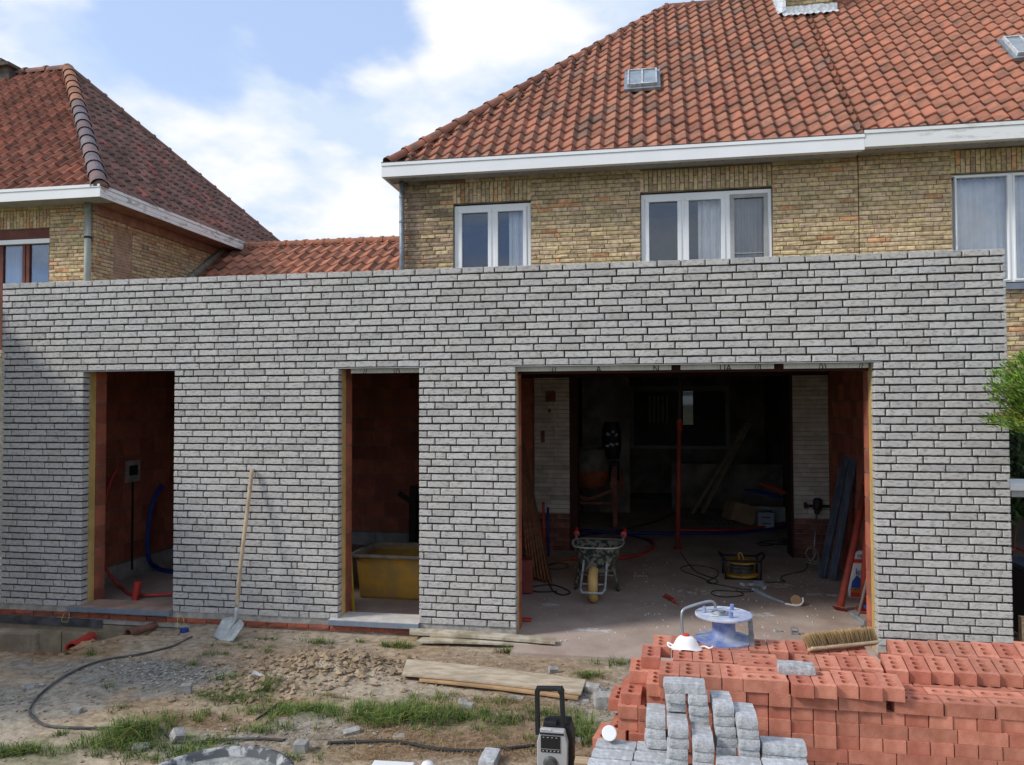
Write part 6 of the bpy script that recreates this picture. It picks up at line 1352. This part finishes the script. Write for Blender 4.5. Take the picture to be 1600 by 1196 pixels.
mb = MB(); mb.bar(a, b_ + (b_ - a) * .25, .055, .024, Vector((0, 1, 0))); mb.build('level_body', mat('yellow_paint', (.60, .43, .03), .5, var=.25), root, bevel=.003); mb = MB()
for t in (.04, .38): q = a.lerp(b_, t + .02); mb.box(q + Vector((0, -.028 * 0 - .030, 0)), (.022, .01, .03))
mb.build('vial', m_black, root)
c = Q(645, 820, 3.2); root = thing('wall_chaser', 'dark power tool standing in shadow behind the yellow trough', 'power tool', (c.x, 3.2, FZ)); mb = MB(); mb.bar((c.x, 3.2, FZ), (c.x + .02, 3.2, 1.0), .12, .1, X1); mb.bar((c.x - .2, 3.2, .9), (c.x + .1, 3.2, .72), .06, .06); mb.build('tool_body', m_black, root, bevel=.01)

# ================================================================== RIGHT EDGE
# conifer branches in front of the wall end
rt = thing('conifer', 'bright green feathery conifer reaching in at the right edge', 'shrub', (Q(1640, 900, -.5).x, -.5, 0)); r = random.Random(5)
cc_ = Q(1612, 612, -.5)
mb = MB(); mb.tube([(cc_.x + .25, -.5, 0), (cc_.x + .22, -.5, 1.2), (cc_.x + .12, -.48, 2.0), (cc_.x + .12, -.5, 2.5)], [.05, .04, .025, .008], 8)
limbs = []
for (x, y) in ((1548, 600), (1556, 582), (1572, 568), (1590, 556), (1552, 620), (1565, 640), (1541, 655), (1560, 650), (1580, 648), (1600, 560), (1610, 570), (1570, 600), (1590, 600), (1600, 630), (1585, 620), (1575, 585), (1620, 600), (1560, 610), (1600, 590), (1580, 665), (1600, 655), (1640, 560), (1670, 600), (1700, 560), (1730, 620), (1690, 650), (1650, 680), (1720, 690), (1660, 520), (1700, 500), (1640, 620), (1750, 650), (1680, 720), (1730, 740), (1650, 740)):
    e = Q(x, y, -.5 + r.uniform(-.12, .12)); s0 = Vector((cc_.x + .18, -.5, e.z - .18 + (.12 if y > 640 else 0))); m_ = s0.lerp(e, .5) + Vector((0, 0, -.02)); limbs.append((s0, m_, e)); mb.tube(spline([s0, m_, e], 4), [.008, .008, .007, .007, .006, .005, .004, .003, .002], 5)
mb.build('branch', m_bark, rt)
mb = MB()
for (s0, m_, e) in limbs:
    brown = e.z < Q(1560, 648, -.5).z and r.random() < .6
    for i in range(270):
        t = r.uniform(.25, 1.0) ** .8; p0 = (s0 * (1 - t) ** 2 + m_ * 2 * t * (1 - t) + e * t * t) + Vector((r.gauss(0, .022), r.gauss(0, .035), r.gauss(0, .022)))
        d = ((e - s0).normalized() * 1.0 + Vector((r.uniform(-.8, .5), r.uniform(-.8, .8), r.uniform(-.1, 1.1)))).normalized(); h = r.uniform(.018, .045); wv = d.cross(Vector((r.uniform(-1, 1), r.uniform(-1, 1), r.uniform(-1, 1)))).normalized() * .0034
        v = r.uniform(.5, 1.5); c = (v * (1.3 if brown else 1), v * (.75 if brown else 1), v * .8)
        mb.add([p0 - wv, p0 + wv, p0 + d * h * .6 + wv * 1.2, p0 + d * h, p0 + d * h * .6 - wv * 1.2], [(0, 1, 2, 3, 4)], c)
mb.build('foliage', m_leaf, rt)
# dark hedge
ht = thing('ivy_hedge', 'dark leafy hedge seen past the right end of the wall', 'hedge', (4.1, 1.9, 0)); r = random.Random(6)
mb = MB(); 
for k in range(7): mb.tube([(3.7 + k * .2, 2.1, 0), (3.7 + k * .2 + r.uniform(-.1, .1), 2.0, 1.0), (3.7 + k * .2 + r.uniform(-.2, .2), 2.0, 2.0)], [.03, .02, .008], 6)
mb.build('stem', m_bark, ht)
mb = MB()
for i in range(5200):
    p0 = Vector((r.uniform(3.25, 4.9), r.uniform(1.55, 2.4), r.uniform(.9, 2.15))); s_ = r.uniform(.02, .045); d = Vector((r.uniform(-1, 1), r.uniform(-1.4, .3), r.uniform(-.6, .9))).normalized(); a = d.cross(Vector((r.uniform(-1, 1), r.uniform(-1, 1), r.uniform(-1, 1)))).normalized(); b = d.cross(a); v = r.uniform(.4, 1.5)
    mb.add([p0 - a * s_, p0 - b * s_ * .6, p0 + a * s_, p0 + b * s_ * .6], [(0, 1, 2, 3)], (v, v, v))
mb.build('foliage', m_hedge, ht)
mb = MB(); mb.b(3.3, 5.0, 2.45, 2.6, 0, 2.0); single(mb, 'garden_fence', m_dark, 'dark fence behind the hedge at the right edge', 'fence')
a = Q(1578, 756, 1.0); b_ = Q(1578, 772, 1.0)
root = thing('window_bench', 'white-edged ledge jutting at the right edge behind the wall', 'ledge', (a.x + .6, 1.0, 0)); mb = MB(); mb.b(a.x, a.x + 1.2, 1.0, 1.5, b_.z + .03, a.z); mb.build('ledge_top', m_wh, root, bevel=.004); mb = MB(); mb.b(a.x + .02, a.x + 1.18, 1.02, 1.48, b_.z - .03, b_.z + .029); mb.build('ledge_apron', m_soff, root); mb = MB(); mb.b(a.x + .1, a.x + .16, 1.4, 1.46, 0, b_.z - .031); mb.b(a.x + 1.0, a.x + 1.06, 1.4, 1.46, 0, b_.z - .031); mb.build('leg', m_soff, root)
c = Q(1592, 880, .9); root = thing('rubbish_bin', 'dark blue-black wheeled bin at the right edge', 'bin', (c.x + .22, .9, 0)); mb = MB(); mb.box((c.x + .22, .9, c.z / 2 - .02), (.46, .5, c.z - .04), None, None, 1.12); mb.build('bin_body', m_black, root, bevel=.02); mb = MB(); mb.b(c.x - .05, c.x + .50, .62, 1.17, c.z - .038, c.z + .01); mb.build('bin_lid', mat('bin_lid_plastic', (.03, .04, .07), .5), root, bevel=.015)
hose('red_rope', 'loose red straps behind the wall end above the bin', [(1578, 860, .62), (1590, 857, .64), (1602, 862, .66), (1620, 858, .68)], .012, m_redpl, 'strap', z=.64)
mb = MB(); a = Q(1596, 965, .2); mb.b(a.x, a.x + .06, .2, .26, 0, a.z); single(mb, 'timber_post', m_wood, 'short pale timber post at the lower right edge', 'post', bevel=.003)

# ================================================================== GROUND COVER (uncountable)
def inside_things(x, y):
    if y > -.04: return True
    if -1.17 < x < 1.83 and y > -.45: return True
    if -.45 < x < 1.9 and -3.75 < y < -2.25: return True
    return False
# earth clods in and around the heap
r = random.Random(77); mb = MB()
def clod(c, s_, col, flat=.7):
    n = 6; R = Matrix.Rotation(r.uniform(0, 6.28), 3, 'Z') @ Matrix.Rotation(r.uniform(-.5, .5), 3, 'X'); vs = [Vector((0, 0, -s_ * .5)), Vector((0, 0, s_ * .5))]
    for k in range(n): t = 2 * PI * k / n; q = s_ * r.uniform(.65, 1.15); vs.append(Vector((q * math.cos(t), q * math.sin(t) * .8, s_ * r.uniform(-.25, .25))))
    vs[1] = Vector((r.uniform(-.3, .3) * s_, r.uniform(-.3, .3) * s_, s_ * flat * r.uniform(.4, .9))); R_ = R
    mb.add([Vector(c) + R_ @ v for v in vs], [(1, 2 + k, 2 + (k + 1) % n) for k in range(n)] + [(0, 2 + (k + 1) % n, 2 + k) for k in range(n)], col)
for i in range(1300):
    x = r.uniform(-6.4, -4.9); y = r.uniform(-.85, -.1); s_ = min(.07, .012 * r.paretovariate(1.3)); v = r.uniform(.7, 1.15); clod((x, y, gh(x, y) + s_ * .1), s_, (v * 1.15, v * .95, v * .8))
for i in range(2600):
    c = MOUND if r.random() < .72 else MOUND2; x = c.x + r.gauss(0, .34 if c is MOUND else .2); y = c.y + r.gauss(0, .15)
    if inside_things(x, y): continue
    s_ = min(.042, .0055 * r.paretovariate(1.25)); v = r.uniform(.65, 1.25); clod((x, y, gh(x, y) + s_ * .2), s_, (v, v, v * r.uniform(.9, 1.0)))
for i in range(6500):
    x = r.uniform(-6, 1.2); y = r.uniform(-3.2, -.06)
    if inside_things(x, y): continue
    s_ = min(.018, .0032 * r.paretovariate(1.8)); v = r.uniform(.7, 1.4); clod((x, y, gh(x, y) + s_ * .2), s_, (v, v * 1.02, v * 1.05))
mb.center = True; tag(mb.build('earth_clods', m_clod), 'crumbly brown clods heaped and strewn over the earth', 'soil', kind='stuff')
mb = MB()
for (px, py, rx, ry, n) in ((265, 1052, .5, .22, 2600), (935, 1095, .22, .25, 260), (430, 1150, .45, .2, 500), (330, 1180, .4, .15, 300), (60, 1080, .6, .25, 300), (480, 1010, .5, .1, 120), (560, 1150, .3, .1, 120), (250, 985, .5, .08, 200), (880, 1000, 1.0, .12, 350), (1200, 1000, 0.6, .1, 0)):
    c = P(px, py, 0)
    for i in range(n):
        x = c.x + r.gauss(0, rx * .6); y = c.y + r.gauss(0, ry * .6)
        if inside_things(x, y): continue
        s_ = min(.020, .0034 * r.paretovariate(1.7)); v = r.uniform(.4, 1.05); clod((x, y, gh(x, y) + s_ * .25), s_, (v, v, v), .5)
mb.center = True; tag(mb.build('gravel', m_rub), 'grey gravel and mortar crumbs scattered over the ground', 'gravel', kind='stuff')
# grass
mb = MB()
def blade(x, y, h, lean, az_b, wd, col):
    z = gh(x, y) - .005; d = Vector((math.cos(az_b), math.sin(az_b), 0)); s_ = Vector((-d.y, d.x, 0)) * wd
    p = [Vector((x, y, z)), Vector((x, y, z)) + d * lean * .25 * h + Vector((0, 0, h * .55)), Vector((x, y, z)) + d * lean * h + Vector((0, 0, h * (1 - .35 * lean)))]
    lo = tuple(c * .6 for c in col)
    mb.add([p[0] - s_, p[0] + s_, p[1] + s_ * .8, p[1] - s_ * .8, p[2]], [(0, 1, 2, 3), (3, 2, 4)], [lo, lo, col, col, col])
GR = [(650, 1120, .38, .10, 1500, .085), (590, 1128, .2, .07, 500, .085), (745, 1125, .28, .06, 450, .06), (480, 1113, .22, .045, 500, .06), (430, 1120, .2, .06, 300, .06), (360, 1092, .22, .05, 420, .06), (335, 1082, .12, .05, 160, .05), (420, 1082, .05, .05, 200, .08),
      (205, 1150, .14, .07, 700, .13), (180, 1165, .16, .07, 300, .09), (235, 1165, .16, .07, 250, .08), (40, 1175, .18, .05, 380, .06), (15, 1180, .1, .05, 200, .06), (300, 1180, .22, .06, 320, .07), (330, 1160, .2, .05, 200, .05), (100, 1150, .1, .03, 80, .04),
      (905, 1150, .10, .12, 420, .10), (890, 1130, .1, .08, 180, .08), (980, 1020, .16, .07, 420, .09), (960, 1035, .18, .08, 260, .07), (910, 1055, .12, .04, 220, .06), (505, 1006, .11, .02, 160, .06), (620, 1010, .20, .025, 320, .07), (570, 1003, .08, .02, 60, .05), (800, 1020, .07, .02, 160, .07),
      (345, 1025, .25, .04, 130, .04), (300, 1040, .2, .05, 90, .04), (420, 1020, .1, .04, 60, .04), (680, 1090, .2, .05, 120, .05), (790, 1100, .16, .04, 130, .05), (815, 1130, .18, .06, 150, .05), (172, 1075, .03, .015, 40, .05), (190, 1105, .04, .02, 40, .04), (100, 1010, .12, .03, 60, .06), (140, 1020, .06, .03, 50, .07), (840, 1165, .1, .08, 100, .06), (470, 1190, .2, .05, 100, .05),
      (300, 1118, .35, .06, 260, .05), (260, 1130, .25, .05, 180, .06), (380, 1140, .25, .05, 200, .05), (440, 1140, .2, .05, 160, .05), (540, 1115, .3, .06, 260, .05), (840, 1118, .2, .06, 220, .05), (720, 1098, .4, .05, 260, .04), (360, 1060, .15, .06, 160, .05), (520, 1090, .3, .05, 90, .04), (380, 1012, .3, .03, 160, .04), (440, 1000, .3, .02, 120, .04), (680, 1145, .6, .08, 260, .04), (150, 1170, .2, .06, 150, .05), (250, 1185, .3, .05, 260, .05)]
r = random.Random(55)
for (px, py, rx, ry, n, h) in GR:
    c = P(px, py, 0); tufts = [(c.x + r.gauss(0, rx * .6), c.y + r.gauss(0, ry * .7)) for _ in range(max(3, n // 16))]
    for i in range(n):
        tx, ty = r.choice(tufts); x = tx + r.gauss(0, .018); y = ty + r.gauss(0, .018)
        if inside_things(x, y): continue
        v = r.uniform(.65, 1.7); yl = r.random(); col = (v, v, v) if yl > .28 else (v * 2.2, v * 1.25, v * 1.5)
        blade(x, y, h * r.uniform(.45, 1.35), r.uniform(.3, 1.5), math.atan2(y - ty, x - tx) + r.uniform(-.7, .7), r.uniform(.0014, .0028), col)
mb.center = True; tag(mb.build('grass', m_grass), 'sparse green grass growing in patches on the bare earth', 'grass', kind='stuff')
mb = MB()
for (px, py, rx, ry, n) in ((700, 1165, 1.0, .16, 3600), (560, 1180, .5, .1, 900), (820, 1110, .5, .12, 900), (750, 1095, .5, .08, 500), (690, 1105, .4, .05, 400), (300, 1130, .35, .06, 500), (450, 1100, .3, .06, 250), (930, 1060, .3, .15, 500), (520, 1090, .1, .02, 120), (450, 1080, .1, .02, 120), (240, 1100, .3, .1, 200), (960, 1010, .2, .05, 120), (320, 1010, .5, .08, 200), (800, 1040, .5, .08, 250)):
    c = P(px, py, 0)
    for i in range(n):
        x = c.x + r.gauss(0, rx * .6); y = c.y + r.gauss(0, ry * .7)
        if inside_things(x, y): continue
        a = r.uniform(0, 6.28); ln = r.uniform(.02, .07); v = r.uniform(.5, 1.5); z = gh(x, y) + r.uniform(.002, .010); d = Vector((math.cos(a), math.sin(a), r.uniform(-.15, .25))); s_ = Vector((-d.y, d.x, 0)) * r.uniform(.0008, .0018)
        p0 = Vector((x, y, z)); mb.add([p0 - s_, p0 + s_, p0 + d * ln * .5 + s_ + Vector((0, 0, .004)), p0 + d * ln * .5 - s_ + Vector((0, 0, .004)), p0 + d * ln], [(0, 1, 2, 3), (3, 2, 4)], (v, v * .97, v * .9))
mb.center = True; tag(mb.build('dry_grass', m_straw), 'brown dry grass litter over the near ground', 'straw', kind='stuff')
